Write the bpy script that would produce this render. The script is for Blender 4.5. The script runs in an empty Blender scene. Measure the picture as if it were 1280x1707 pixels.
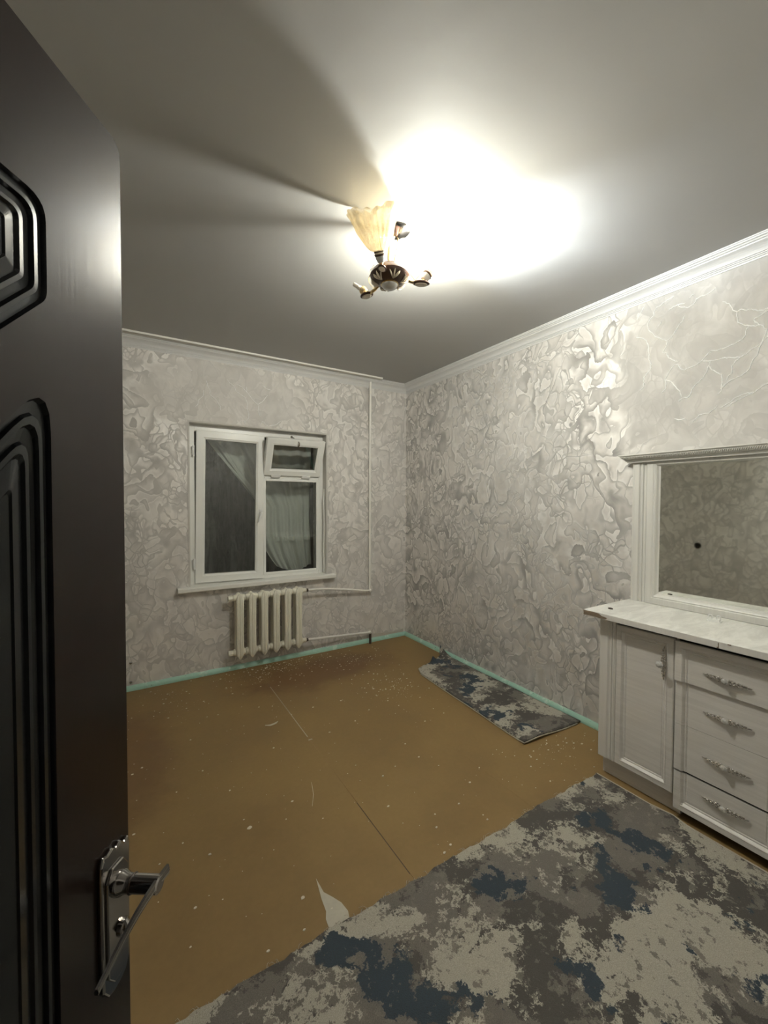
import bpy, bmesh, math, random
from mathutils import Vector, Matrix

random.seed(7)
scene = bpy.context.scene
COL = scene.collection

# ---------------------------------------------------------------- camera
cam_data = bpy.data.cameras.new('camera')
cam_data.sensor_fit = 'VERTICAL'
cam_data.sensor_height = 36.0
cam_data.lens = 683.66 * 36.0 / 1707.0
cam_data.clip_start = 0.02
cam_data.clip_end = 60
cam = bpy.data.objects.new('camera', cam_data)
COL.objects.link(cam)
_r = Vector((0.8508, -0.5254, 0.0040)).normalized()
_f = Vector((0.5253, 0.8505, -0.0261)).normalized()
_u = _r.cross(_f).normalized()
_r = _f.cross(_u).normalized()
cam.matrix_world = Matrix(((_r.x, _u.x, -_f.x, -2.5495), (_r.y, _u.y, -_f.y, -3.6766),
                           (_r.z, _u.z, -_f.z, 1.4617), (0, 0, 0, 1)))
scene.camera = cam

# ---------------------------------------------------------------- world: night outside
world = bpy.data.worlds.new('night')
scene.world = world
world.use_nodes = True
bg = world.node_tree.nodes['Background']
bg.inputs[0].default_value = (0.020, 0.024, 0.034, 1)
bg.inputs[1].default_value = 0.4

# ---------------------------------------------------------------- exposure
scene.view_settings.view_transform = 'Standard'
scene.view_settings.look = 'None'
scene.view_settings.gamma = 1.0
scene.view_settings.use_curve_mapping = False
scene.view_settings.exposure = 0.0
BULB_RADIANCE = 6100.0

# ---------------------------------------------------------------- helpers
class MB:
    def __init__(self):
        self.v = []; self.f = []
    def add(self, verts, faces):
        o = len(self.v)
        self.v += [tuple(p) for p in verts]
        self.f += [tuple(o + i for i in f) for f in faces]
        return self
    def box(self, x0, x1, y0, y1, z0, z1):
        v = [(x0,y0,z0),(x1,y0,z0),(x1,y1,z0),(x0,y1,z0),(x0,y0,z1),(x1,y0,z1),(x1,y1,z1),(x0,y1,z1)]
        return self.add(v, [(0,3,2,1),(4,5,6,7),(0,1,5,4),(1,2,6,5),(2,3,7,6),(3,0,4,7)])
    def tube(self, pts, r, n=10, closed=False, flat=1.0, up=None):
        P = [Vector(p) for p in pts]; m = len(P); rings = []
        R = r if isinstance(r, (list, tuple)) else [r] * m
        prev = None
        for i, p in enumerate(P):
            a = P[(i-1) % m] if (closed or i > 0) else p
            b = P[(i+1) % m] if (closed or i < m-1) else p
            t = (b - a).normalized()
            if up is not None: nrm = Vector(up)
            elif prev is not None: nrm = prev
            else: nrm = Vector((0,0,1)) if abs(t.z) < .9 else Vector((1,0,0))
            nrm = (nrm - t * nrm.dot(t))
            if nrm.length < 1e-6: nrm = t.orthogonal()
            nrm.normalize(); bi = t.cross(nrm); prev = nrm
            rings.append([p + nrm*R[i]*math.cos(2*math.pi*k/n) + bi*R[i]*flat*math.sin(2*math.pi*k/n) for k in range(n)])
        v = [q for g in rings for q in g]; f = []
        for i in range(m if closed else m-1):
            j = (i+1) % m
            for k in range(n):
                f.append((i*n+k, i*n+(k+1)%n, j*n+(k+1)%n, j*n+k))
        if not closed:
            f.append(tuple(range(n-1,-1,-1))); f.append(tuple((m-1)*n+k for k in range(n)))
        return self.add(v, f)
    def lathe(self, prof, n=24, mat=None):
        v = []; f = []; m = len(prof)
        for (r, z) in prof:
            for k in range(n):
                a = 2*math.pi*k/n
                v.append(Vector((r*math.cos(a), r*math.sin(a), z)))
        for i in range(m-1):
            for k in range(n):
                f.append((i*n+k, i*n+(k+1)%n, (i+1)*n+(k+1)%n, (i+1)*n+k))
        f.append(tuple(range(n-1,-1,-1))); f.append(tuple((m-1)*n+k for k in range(n)))
        if mat is not None: v = [mat @ q for q in v]
        return self.add(v, f)
    def ball(self, c, r, n=8, sz=1.0, mat=None):
        pr = [(r*math.sin(math.pi*i/(n)), -r*sz*math.cos(math.pi*i/(n))) for i in range(n+1)]
        pr[0] = (r*.02, pr[0][1]); pr[-1] = (r*.02, pr[-1][1])
        M = Matrix.Translation(Vector(c))
        if mat is not None: M = M @ mat
        return self.lathe(pr, max(8, n+2), M)
    def extrude(self, prof, a, b, axis):
        """closed profile [(p, q)] swept along axis from a to b; axis 'x': prof=(y,z), 'y': prof=(x,z), 'z': prof=(x,y)"""
        n = len(prof)
        def mk(t, p, q):
            return (t,p,q) if axis == 'x' else ((p,t,q) if axis == 'y' else (p,q,t))
        ea = a if callable(a) else (lambda p, q: a)
        eb = b if callable(b) else (lambda p, q: b)
        v = [mk(ea(p,q),p,q) for p,q in prof] + [mk(eb(p,q),p,q) for p,q in prof]
        f = [(i,(i+1)%n,n+(i+1)%n,n+i) for i in range(n)]
        f += [tuple(range(n-1,-1,-1)), tuple(range(n,2*n))]
        return self.add(v, f)
    def build(self, name, mat, parent=None, smooth=False, bevel=0, recalc=True):
        me = bpy.data.meshes.new(name)
        me.from_pydata(self.v, [], self.f)
        bm = bmesh.new(); bm.from_mesh(me)
        if recalc: bmesh.ops.recalc_face_normals(bm, faces=bm.faces)
        bm.to_mesh(me); bm.free()
        return link(name, me, mat, parent, smooth, bevel)

def link(name, me, mat, parent=None, smooth=False, bevel=0):
    me.materials.clear()
    me.materials.append(mat)
    if smooth:
        me.polygons.foreach_set('use_smooth', [True]*len(me.polygons))
        try: me.set_sharp_from_angle(angle=math.radians(38))
        except Exception: pass
    o = bpy.data.objects.new(name, me); COL.objects.link(o)
    if parent: o.parent = parent
    if bevel:
        b = o.modifiers.new('bevel', 'BEVEL'); b.width = bevel; b.segments = 2
        b.limit_method = 'ANGLE'; b.angle_limit = math.radians(40)
    return o

def thing(name, label, cat, loc=(0,0,0), rz=0.0, group=None):
    o = bpy.data.objects.new(name, None); COL.objects.link(o)
    o.empty_display_size = .1
    o.location = loc; o.rotation_euler = (0,0,rz)
    o['label'] = label; o['category'] = cat
    if group: o['group'] = group
    return o
def tag(o, label, cat, group=None):
    o['label'] = label; o['category'] = cat
    if group: o['group'] = group
    return o
def struct(o, label=None, cat=None):
    o['kind'] = 'structure'
    if label: o['label'] = label
    if cat: o['category'] = cat
    return o
def group_root(name, loc=(0,0,0), rz=0):
    o = bpy.data.objects.new(name, None); COL.objects.link(o)
    o.empty_display_size = .1; o.location = loc; o.rotation_euler = (0,0,rz)
    return o

# ---------------------------------------------------------------- materials
class NT:
    def __init__(self, name):
        self.m = bpy.data.materials.new(name); self.m.use_nodes = True
        self.t = self.m.node_tree; self.t.nodes.clear()
        self.out = self.t.nodes.new('ShaderNodeOutputMaterial')
    def n(self, typ, **kw):
        d = self.t.nodes.new(typ)
        ins = kw.pop('ins', {})
        for k, v in kw.items(): setattr(d, k, v)
        for k, v in ins.items():
            s = d.inputs[k]
            if hasattr(v, 'is_output') or isinstance(v, bpy.types.NodeSocket): self.t.links.new(v, s)
            else: s.default_value = v
        return d
    def coord(self, scale=(1,1,1), loc=(0,0,0), rot=(0,0,0), kind='Object'):
        tc = self.n('ShaderNodeTexCoord')
        mp = self.n('ShaderNodeMapping', ins={'Vector': tc.outputs[kind], 'Scale': scale, 'Location': loc, 'Rotation': rot})
        return mp.outputs[0]
    def noise(self, vec, scale, detail=3, rough=.5, dist=0, col=False):
        d = self.n('ShaderNodeTexNoise', ins={'Vector': vec, 'Scale': scale, 'Detail': detail, 'Roughness': rough, 'Distortion': dist})
        return d.outputs['Color'] if col else d.outputs[0]
    def vor(self, vec, scale, feature='F1', out='Distance'):
        d = self.n('ShaderNodeTexVoronoi', feature=feature, ins={'Vector': vec, 'Scale': scale})
        return d.outputs[out]
    def mr(self, v, a, b, c=0.0, d=1.0, smooth=True):
        x = self.n('ShaderNodeMapRange', interpolation_type='SMOOTHSTEP' if smooth else 'LINEAR',
                   ins={'Value': v, 'From Min': a, 'From Max': b, 'To Min': c, 'To Max': d})
        return x.outputs[0]
    def math(self, op, a, b=0.0, c=None):
        d = self.n('ShaderNodeMath', operation=op)
        for i, x in enumerate((a, b) if c is None else (a, b, c)):
            if isinstance(x, bpy.types.NodeSocket): self.t.links.new(x, d.inputs[i])
            else: d.inputs[i].default_value = x
        return d.outputs[0]
    def vmath(self, op, a, b):
        d = self.n('ShaderNodeVectorMath', operation=op)
        for i, x in enumerate((a, b)):
            if isinstance(x, bpy.types.NodeSocket): self.t.links.new(x, d.inputs[i])
            else: d.inputs[i].default_value = x
        return d.outputs[0]
    def scale(self, v, s):
        d = self.n('ShaderNodeVectorMath', operation='SCALE', ins={0: v, 'Scale': s}); return d.outputs[0]
    def mix(self, f, a, b):
        d = self.n('ShaderNodeMix', data_type='RGBA')
        for k, x in ((0, f), (6, a), (7, b)):
            if isinstance(x, bpy.types.NodeSocket): self.t.links.new(x, d.inputs[k])
            else: d.inputs[k].default_value = x if k == 0 else (*x[:3], 1)
        return d.outputs[2]
    def bump(self, h, strength=.3, dist=.002, normal=None):
        ins = {'Height': h, 'Strength': strength, 'Distance': dist}
        if normal is not None: ins['Normal'] = normal
        return self.n('ShaderNodeBump', ins=ins).outputs[0]
    def pbr(self, color, rough=.5, metal=0.0, normal=None, spec=.5, coat=0, coatr=.1):
        d = self.n('ShaderNodeBsdfPrincipled')
        for k, x in (('Base Color', color), ('Roughness', rough), ('Metallic', metal), ('Specular IOR Level', spec), ('Coat Weight', coat), ('Coat Roughness', coatr)):
            if isinstance(x, bpy.types.NodeSocket): self.t.links.new(x, d.inputs[k])
            elif k == 'Base Color': d.inputs[k].default_value = (*x[:3], 1)
            else: d.inputs[k].default_value = x
        if normal is not None: self.t.links.new(normal, d.inputs['Normal'])
        self.t.links.new(d.outputs[0], self.out.inputs[0])
        return d
    def warp(self, vec, scale, amt, detail=3):
        c = self.noise(vec, scale, detail, .55, 0, True)
        c = self.vmath('SUBTRACT', c, (.5,.5,.5))
        return self.vmath('ADD', vec, self.scale(c, amt))

def simple(name, col, rough=.5, metal=0, spec=.5, coat=0, nscale=60, var=.06, bump=0.0):
    t = NT(name); v = t.coord()
    n = t.noise(v, nscale, 3, .6)
    c = t.mix(n, tuple(x*(1-var) for x in col), tuple(min(1, x*(1+var)) for x in col))
    nm = t.bump(n, bump, .001) if bump else None
    t.pbr(c, rough, metal, nm, spec, coat)
    return t.m

def wallpaper(name, contrast, plain=None, dim_tint=0.0):
    """embossed pearl wallpaper. plain=(centre, radii): printed area with soft blotches instead of ridges, greyed to hold down lamp glare"""
    t = NT(name)
    v = t.coord(scale=(1,1,.80))
    w1 = t.warp(v, 2.6, .36, 2)
    w1 = t.warp(w1, 11.0, .080, 3)
    w2 = t.warp(t.vmath('ADD', v, (4.1,7.7,2.3)), 5.0, .22, 2)
    def layer(vec, sc, mult, fall):
        n = t.noise(vec, sc, 1.2, .45)
        s = t.math('FRACT', t.math('MULTIPLY', n, mult))
        d = t.mr(s, 0.0, fall, 1.0, 0.0)              # dark just inside every contour, fading to the next
        lip = t.mr(s, .74, .97, 0.0, 1.0)             # pale lip on the other side
        return t.math('POWER', d, 1.3), lip
    d1, l1 = layer(w1, 4.2, 6.0, .60)
    d2, l2 = layer(w2, 8.0, 4.0, .50)
    e2 = t.vor(w2, 13.0, 'DISTANCE_TO_EDGE')
    crease = t.math('SUBTRACT', 1.0, t.mr(e2, .0, .075))
    cl = t.mr(t.noise(v, 3.4, 2, .5), .44, .60)
    amp1 = t.mr(t.noise(t.vmath('ADD', v, (9,3,1)), 3.0, 2, .5), .36, .58, .25, 1.0)
    ridge = t.math('MAXIMUM', t.math('MULTIPLY', d1, amp1), t.math('MULTIPLY', d2, .75))
    ridge = t.math('MAXIMUM', ridge, t.math('MULTIPLY', t.math('MULTIPLY', crease, cl), .95))
    lip = t.math('MULTIPLY', t.math('MAXIMUM', l1, l2), t.math('SUBTRACT', 1.0, ridge))
    shade = t.noise(w1, 6.0, 4, .6)
    k = contrast
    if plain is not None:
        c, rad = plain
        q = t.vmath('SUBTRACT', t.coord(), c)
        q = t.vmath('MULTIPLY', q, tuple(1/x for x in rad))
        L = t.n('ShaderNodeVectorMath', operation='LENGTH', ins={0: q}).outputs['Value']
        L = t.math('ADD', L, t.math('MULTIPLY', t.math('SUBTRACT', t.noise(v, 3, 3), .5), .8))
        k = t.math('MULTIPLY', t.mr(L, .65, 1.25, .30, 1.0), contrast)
    rk = t.math('MULTIPLY', ridge, k)
    face = t.mix(t.mr(shade, .3, .7), (.72,.69,.655), (.84,.815,.78))
    blot = t.mr(t.noise(w1, 2.1, 4, .6), .40, .60)
    face = t.mix(t.math('MULTIPLY', blot, .28), face, (.60,.585,.56))
    face = t.mix(t.math('MULTIPLY', t.math('MULTIPLY', lip, k), .75), face, (.93,.91,.88))
    col = t.mix(t.math('MULTIPLY', rk, .95), face, (.29,.28,.265))
    fold = t.math('ADD', t.math('MULTIPLY', shade, .8), t.math('MULTIPLY', lip, .5))
    # embossing
    fine = t.noise(t.coord(scale=(160,160,420)), 1.0, 2, .5)
    h = t.math('SUBTRACT', t.math('MULTIPLY', fold, 1.0), t.math('MULTIPLY', rk, .9))
    nm = t.bump(h, .30, .0030)
    nm = t.bump(fine, .10, .0008, nm)
    if plain is not None: col = t.mix(t.math('MULTIPLY', t.mr(k, .3*contrast, .9*contrast, dim_tint, 0), t.mr(t.noise(w1, 4.5, 4, .6), .36, .62, .55, 1.0)), col, (.42,.41,.39))  # grey painted into the plain area to dim the overlit wall
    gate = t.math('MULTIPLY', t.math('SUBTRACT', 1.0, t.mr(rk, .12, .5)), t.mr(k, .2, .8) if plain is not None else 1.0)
    gate = t.math('MULTIPLY', gate, t.mr(shade, .35, .6, .45, 1.0))
    rough = t.mr(gate, 0, 1, .85, .52)
    t.pbr(col, rough, t.math('MULTIPLY', gate, .58), nm, t.mr(gate, 0, 1, .12, .6))
    return t.m

M = {}
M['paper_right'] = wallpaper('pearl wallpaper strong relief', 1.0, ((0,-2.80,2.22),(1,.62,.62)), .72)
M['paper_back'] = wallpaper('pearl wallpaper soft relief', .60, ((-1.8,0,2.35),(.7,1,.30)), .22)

def m_ceiling():
    t = NT('ceiling paint'); v = t.coord()
    n = t.noise(v, 1.2, 5, .6); f = t.noise(v, 90, 3, .6)
    c = t.mix(n, (.395,.392,.378), (.44,.437,.422))
    nm = t.bump(n, .25, .02); nm = t.bump(f, .12, .001, nm)
    t.pbr(c, .62, 0, nm, .35); return t.m
M['ceiling'] = m_ceiling()

def m_floor():
    t = NT('ochre floor paint'); v = t.coord()
    n = t.noise(v, 1.6, 5, .6); f = t.noise(v, 45, 4, .65)
    c = t.mix(t.mr(n, .3, .7), (.225,.145,.058), (.290,.192,.078))
    # worn reddish patches near the window wall and the left side
    q = t.vmath('MULTIPLY', t.vmath('SUBTRACT', t.coord(), (-1.15,-.42,0)), (1.15,2.6,0))
    L = t.n('ShaderNodeVectorMath', operation='LENGTH', ins={0: q}).outputs['Value']
    L = t.math('ADD', L, t.math('MULTIPLY', t.math('SUBTRACT', t.noise(v, 3.5, 5, .65), .5), 1.3))
    red = t.mr(L, .35, 1.05, .62, 0)
    c = t.mix(red, c, (.115,.048,.022))
    q = t.vmath('MULTIPLY', t.vmath('SUBTRACT', t.coord(), (-2.6,-1.0,0)), (3.0,1.2,0))
    L = t.n('ShaderNodeVectorMath', operation='LENGTH', ins={0: q}).outputs['Value']
    L = t.math('ADD', L, t.math('MULTIPLY', t.math('SUBTRACT', t.noise(v, 3.5, 5, .65), .5), 1.3))
    c = t.mix(t.mr(L, .4, 1.1, .45, 0), c, (.115,.050,.025))
    # scuffs and pale paint specks
    s = t.noise(t.coord(scale=(1,.35,1), rot=(0,0,.5)), 5.5, 6, .75)
    c = t.mix(t.mr(s, .60, .78, 0, .30), c, (.30,.22,.12))
    sp = t.vor(t.warp(v, 30, .02), 42, 'F1')
    spm = t.math('MULTIPLY', t.mr(sp, .05, .10, 1, 0), t.mr(t.noise(v, 2.3, 3, .6), .55, .68))
    c = t.mix(t.math('MULTIPLY', spm, .6), c, (.42,.37,.27))
    c = t.mix(t.math('MULTIPLY', f, .25), c, (.10,.06,.025))
    nm = t.bump(f, .10, .001); nm = t.bump(n, .2, .01, nm)
    t.pbr(c, t.mr(n, .3, .7, .50, .66), 0, nm, .32); return t.m
M['floor'] = m_floor()

def m_mint():
    t = NT('mint baseboard paint'); v = t.coord()
    n = t.noise(v, 11, 5, .7)
    c = t.mix(t.mr(n, .56, .64), (.36,.58,.48), (.55,.71,.61))
    d = t.noise(v, 26, 5, .7)
    c = t.mix(t.mr(d, .64, .70), c, (.08,.10,.075))
    t.pbr(c, .5, 0, t.bump(n, .4, .003), .4); return t.m
M['mint'] = m_mint()

def m_carpet():
    t = NT('camouflage patterned carpet'); v = t.coord()
    j = t.warp(v, 40, .035, 3)
    j2 = t.warp(v, 9, .10, 4)
    j2 = t.vmath('ADD', j2, t.scale(t.vmath('SUBTRACT', t.noise(v, 120, 2, .6, 0, True), (.5,.5,.5)), .03))
    a = t.noise(t.vmath('ADD', j2, (.0,.0,5.2)), 3.1, 4, .62)
    b = t.noise(t.vmath('ADD', j2, (7.3,2.1,0)), 3.6, 4, .62)
    g = t.noise(t.vmath('ADD', j2, (1.3,9.1,4)), 4.4, 5, .66)
    h = t.noise(t.vmath('ADD', j, (3.3,5.1,2)), 26, 4, .7)
    e = .012
    c = t.mix(t.mr(g, .47, .49), (.20,.183,.162), (.105,.099,.090))
    c = t.mix(t.mr(h, .57, .60, 0, .55), c, (.26,.24,.205))
    bei = t.math('MAXIMUM', t.mr(a, .535, .55), t.math('MULTIPLY', t.mr(a, .485, .50), t.mr(h, .50, .53)))
    fleck = t.math('MULTIPLY', bei, t.mr(h, .585, .61, 1.0, .12))
    c = t.mix(fleck, c, (.50,.47,.395))
    c = t.mix(t.math('MULTIPLY', t.mr(b, .57, .585), t.mr(h, .60, .64, 1, .3)), c, (.052,.070,.088))
    fib = t.noise(v, 420, 2, .6)
    c = t.mix(t.mr(fib, .3, .7, 0, .35), c, (.05,.045,.04))
    t.pbr(c, .95, 0, t.bump(fib, .7, .004), .12); return t.m
M['carpet'] = m_carpet()
M['binding'] = simple('carpet edge', (.42,.38,.31), .9, spec=.1, nscale=200, var=.2, bump=.5)

def m_ash(name, sc, c1, c2, bumpk=.10):
    t = NT(name); v = t.coord(scale=sc)
    v = t.warp(v, 1.3, .5, 3)
    n = t.noise(v, 3.0, 6, .7, .4)
    l = t.noise(t.coord(scale=tuple(x*3 for x in sc)), 5.0, 4, .7)
    c = t.mix(t.mr(n, .34, .66), c1, c2)
    c = t.mix(t.mr(l, .55, .75, 0, .22), c, tuple(x*.72 for x in c1))
    t.pbr(c, .40, 0, t.bump(l, bumpk, .001), .5); return t.m
M['ash'] = m_ash('whitewashed ash horizontal', (8,1.0,22), (.66,.63,.59), (.74,.71,.67))
M['ash_frame'] = m_ash('whitewashed ash vertical', (16,16,.6), (.69,.665,.62), (.74,.72,.68))
M['ash_top'] = m_ash('pale marbled laminate', (1.6,5,5), (.62,.61,.57), (.80,.79,.75))
M['ash_mirror'] = m_ash('whitewashed ash mirror frame', (20,20,.6), (.62,.61,.57), (.67,.66,.62))
M['chipboard'] = simple('chipped edge band', (.20,.15,.10), .8, nscale=150, var=.35, bump=.4)
M['dark_gap'] = simple('unlit cabinet interior', (.03,.028,.025), .9)
M['pvc'] = simple('white window plastic', (.87,.87,.83), .32, nscale=8, var=.04)
M['white_sill'] = simple('white sill paint', (.84,.83,.78), .4, nscale=20, var=.06)
M['cornice'] = simple('white cornice', (.66,.66,.65), .42, nscale=10, var=.04)
M['rubber'] = simple('black glazing seal', (.012,.012,.012), .6)
M['plaster_reveal'] = simple('painted reveal', (.60,.58,.54), .7, nscale=30, var=.08, bump=.2)
M['rad'] = simple('cream radiator enamel', (.82,.79,.67), .32, nscale=14, var=.08, bump=.08)
M['pipe'] = simple('cream pipe enamel', (.84,.82,.76), .35, nscale=14, var=.06)
M['rust'] = simple('rusty fitting', (.06,.04,.025), .7, nscale=90, var=.4, bump=.4)
M['chrome'] = simple('polished steel', (.42,.40,.385), .12, 1.0, nscale=30, var=.04)
M['silver'] = simple('antique silver', (.62,.59,.55), .24, 1.0, nscale=200, var=.5, bump=.5)
M['crystal'] = simple('cut crystal', (.72,.71,.68), .08, .35, coat=1, nscale=300, var=.2)
M['gold'] = simple('pale gold metal', (.80,.62,.34), .22, 1.0, nscale=20, var=.08)
M['brown_metal'] = simple('brown lacquered metal', (.085,.045,.032), .28, .3, coat=.5)
M['petal'] = simple('cream enamel', (.78,.70,.58), .3)
M['plastic'] = simple('milky plastic', (.82,.82,.80), .3, nscale=30)
M['bare_plaster'] = simple('bare plaster', (.50,.47,.41), .85, nscale=40, var=.1, bump=.3)
M['primer'] = simple('pale paper backing', (.50,.47,.39), .8, nscale=30, var=.18, bump=.2)
M['chip'] = simple('pale paint flake', (.66,.62,.52), .7, nscale=60, var=.1)
M['screw'] = simple('dark cap', (.05,.035,.028), .5)

def m_silvervein():
    t = NT('silver glitter line'); v = t.coord()
    n = t.noise(v, 260, 2, .7)
    t.pbr((.97,.97,.95), t.mr(n, .3, .7, .2, .5), .05, t.bump(n, 1.0, .004), .8); return t.m
M['vein'] = m_silvervein()

def m_door():
    t = NT('dark brown lacquered steel'); v = t.coord(scale=(110,110,1.6))
    g = t.noise(v, 2.2, 4, .6)
    c = t.mix(g, (.0135,.0075,.0055), (.0165,.009,.0068))
    t.pbr(c, t.mr(g, .3, .7, .23, .27), 0, t.bump(g, .034, .0004), .30, .10, .10); return t.m
M['door'] = m_door()
M['door_mould'] = simple('door moulding lacquer', (.009,.010,.011), .26, 0, spec=.32, coat=.12)

def m_mirror():
    t = NT('mirror glass'); v = t.coord()
    n = t.noise(v, 3, 3, .5)
    t.pbr(t.mix(n, (.80,.82,.77), (.84,.86,.81)), .03, 1.0, None, .5); return t.m
M['mirror'] = m_mirror()

def m_pane():
    t = NT('window glass')
    g = t.n('ShaderNodeBsdfGlossy', ins={'Color': (1,1,1,1), 'Roughness': .015})
    tr = t.n('ShaderNodeBsdfTransparent', ins={'Color': (.95,.97,.95,1)})
    fr = t.n('ShaderNodeFresnel', ins={'IOR': 1.5})
    f = t.math('MULTIPLY', fr.outputs[0], 1.5)
    mx = t.n('ShaderNodeMixShader', ins={0: f, 1: tr.outputs[0], 2: g.outputs[0]})
    t.t.links.new(mx.outputs[0], t.out.inputs[0]); return t.m
M['pane'] = m_pane()

def m_shade(lit=False):
    t = NT('amber rippled glass'); v = t.coord()
    n = t.noise(v, 90, 3, .6)
    c = t.mix(n, (.60,.50,.31), (.84,.77,.60))
    nm = t.bump(n, 1.0, .005)
    tl = t.n('ShaderNodeBsdfTranslucent', ins={'Color': c, 'Normal': nm})
    df = t.n('ShaderNodeBsdfDiffuse', ins={'Color': c, 'Normal': nm})
    tr = t.n('ShaderNodeBsdfTransparent', ins={'Color': (1.0,.975,.92,1)})
    gl = t.n('ShaderNodeBsdfGlossy', ins={'Color': (1,.95,.85,1), 'Roughness': .12, 'Normal': nm})
    a = t.n('ShaderNodeMixShader', ins={0: .45, 1: tl.outputs[0], 2: df.outputs[0]})
    b = t.n('ShaderNodeMixShader', ins={0: .62, 1: a.outputs[0], 2: tr.outputs[0]})
    c2 = t.n('ShaderNodeMixShader', ins={0: .16, 1: b.outputs[0], 2: gl.outputs[0]})
    t.t.links.new(c2.outputs[0], t.out.inputs[0]); return t.m
M['shade'] = m_shade()

def m_bulb():
    t = NT('lit bulb')
    e = t.n('ShaderNodeEmission', ins={'Color': (.94,.985,1.0,1), 'Strength': BULB_RADIANCE})
    t.t.links.new(e.outputs[0], t.out.inputs[0]); return t.m
M['bulb'] = m_bulb()

def m_curtain():
    t = NT('sheer curtain'); v = t.coord()
    n = t.noise(v, 30, 3, .6)
    c = t.mix(n, (.82,.83,.79), (.90,.91,.87))
    df = t.n('ShaderNodeBsdfDiffuse', ins={'Color': c})
    tl = t.n('ShaderNodeBsdfTranslucent', ins={'Color': c})
    tr = t.n('ShaderNodeBsdfTransparent', ins={'Color': (1,1,1,1)})
    a = t.n('ShaderNodeMixShader', ins={0: .3, 1: df.outputs[0], 2: tl.outputs[0]})
    b = t.n('ShaderNodeMixShader', ins={0: .12, 1: a.outputs[0], 2: tr.outputs[0]})
    t.t.links.new(b.outputs[0], t.out.inputs[0]); return t.m
M['curtain'] = m_curtain()

def m_balcony():
    t = NT('dark stained balcony boards'); v = t.coord(scale=(14,14,2.0))
    n = t.noise(v, 1.5, 5, .7, .6)
    c = t.mix(t.mr(n, .35, .65), (.09,.088,.083), (.21,.205,.195))
    t.pbr(c, .8, 0, t.bump(n, .4, .004), .2); return t.m
M['balcony'] = m_balcony()

# ================================================================ ROOM SHELL
H = 2.70; XL = -3.15; YF = -3.72
# window opening in the back wall
WX0, WX1, WZ0, WZ1 = -2.142, -0.934, 0.72, 2.103
WT = 0.34

def wall_with_hole(name, mat, a0, a1, z0, z1, h0, h1, g0, g1, plane, thick, axis):
    """wall slab lying in plane, running a0..a1 and z0..z1 with a hole h0..h1 x g0..g1"""
    m = MB()
    def bx(p0, p1, q0, q1):
        if p1 - p0 < 1e-4 or q1 - q0 < 1e-4: return
        s0, s1 = min(plane, plane+thick), max(plane, plane+thick)
        if axis == 'x': m.box(p0, p1, s0, s1, q0, q1)
        else: m.box(s0, s1, p0, p1, q0, q1)
    bx(a0, h0, z0, z1); bx(h1, a1, z0, z1); bx(h0, h1, z0, g0); bx(h0, h1, g1, z1)
    return m.build(name, mat)

wall_back = struct(wall_with_hole('wall_back', M['paper_back'], XL-.1, .1, 0, H, WX0, WX1, WZ0, WZ1, 0, WT, 'x'))
m = MB(); m.box(0, .12, YF-.12, 0, 0, H); wall_right = struct(m.build('wall_right', M['paper_right']))
m = MB(); m.box(XL-.12, XL, YF-.12, 0, 0, H); wall_left = struct(m.build('wall_left', M['paper_back']))
DX0, DX1, DZ = -3.075, -2.13, 2.04
wall_front = struct(wall_with_hole('wall_front', M['paper_back'], XL, 0, 0, H, DX0, DX1, 0, DZ, YF, -.12, 'x'))
m = MB(); m.box(XL-.12, .12, YF-.12, WT, H, H+.1); ceiling = struct(m.build('ceiling', M['ceiling']))
m = MB(); m.box(XL-.12, .12, YF-1.6, WT, -.12, -.006); floor = struct(m.build('floor', M['floor']))
# painted hardboard sheets; joints run away from the window
for x0, x1 in ((XL, -1.63), (-1.63, -.93), (-.93, 0)):
    g = .0004
    m = MB(); m.box(x0+g, x1-g, YF-.05, 0, -.006, 0)
    s = m.build('floor_sheet', M['floor'], floor, bevel=.0005); s['kind'] = 'structure'
# hallway behind the camera
hx0, hx1 = XL-.12, -1.4
m = MB(); m.box(hx0, hx1, YF-1.62, YF-1.5, 0, H); struct(m.build('wall_hallway', M['plaster_reveal']))
m = MB(); m.box(hx0-.1, hx0, YF-1.62, YF-.12, 0, H); struct(m.build('wall_hallway_left', M['plaster_reveal']))
m = MB(); m.box(hx1, hx1+.1, YF-1.62, YF-.12, 0, H); struct(m.build('wall_hallway_right', M['plaster_reveal']))
m = MB(); m.box(hx0-.1, hx1+.1, YF-1.62, YF-.12, H, H+.1); struct(m.build('ceiling_hallway', M['ceiling']))
# door frame
m = MB()
m.box(DX0-.055, DX0, YF, YF+.018, 0, DZ+.055); m.box(DX1, DX1+.055, YF, YF+.018, 0, DZ+.055); m.box(DX0, DX1, YF, YF+.018, DZ, DZ+.055)
struct(m.build('trim_5', M['door'], bevel=.004))

# ---------------------------------------------------------------- cornice
CP = [(0,0),(.088,0),(.088,.005),(.082,.007),(.082,.012),(.074,.014),(.070,.019),(.063,.021),(.061,.026),
      (.054,.029),(.045,.033),(.036,.039),(.029,.046),(.024,.054),(.022,.059),(.016,.060),(.016,.065),(.010,.066),(.010,.072),(.005,.073),(.004,.081),(0,.081)]
m = MB(); m.extrude([(-p, H-q) for p, q in CP], lambda p, q: XL-p*1.0, lambda p, q: p, 'x')   # mitred into the corner
struct(m.build('trim_1', M['cornice']))
m = MB(); m.extrude([(-p, H-q) for p, q in CP], lambda p, q: YF, lambda p, q: p, 'y')
struct(m.build('trim_2', M['cornice']))
m = MB(); m.extrude([(XL+p, H-q) for p, q in CP], lambda p, q: YF, lambda p, q: -(p-XL), 'y')
struct(m.build('trim_3', M['cornice']))

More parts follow.
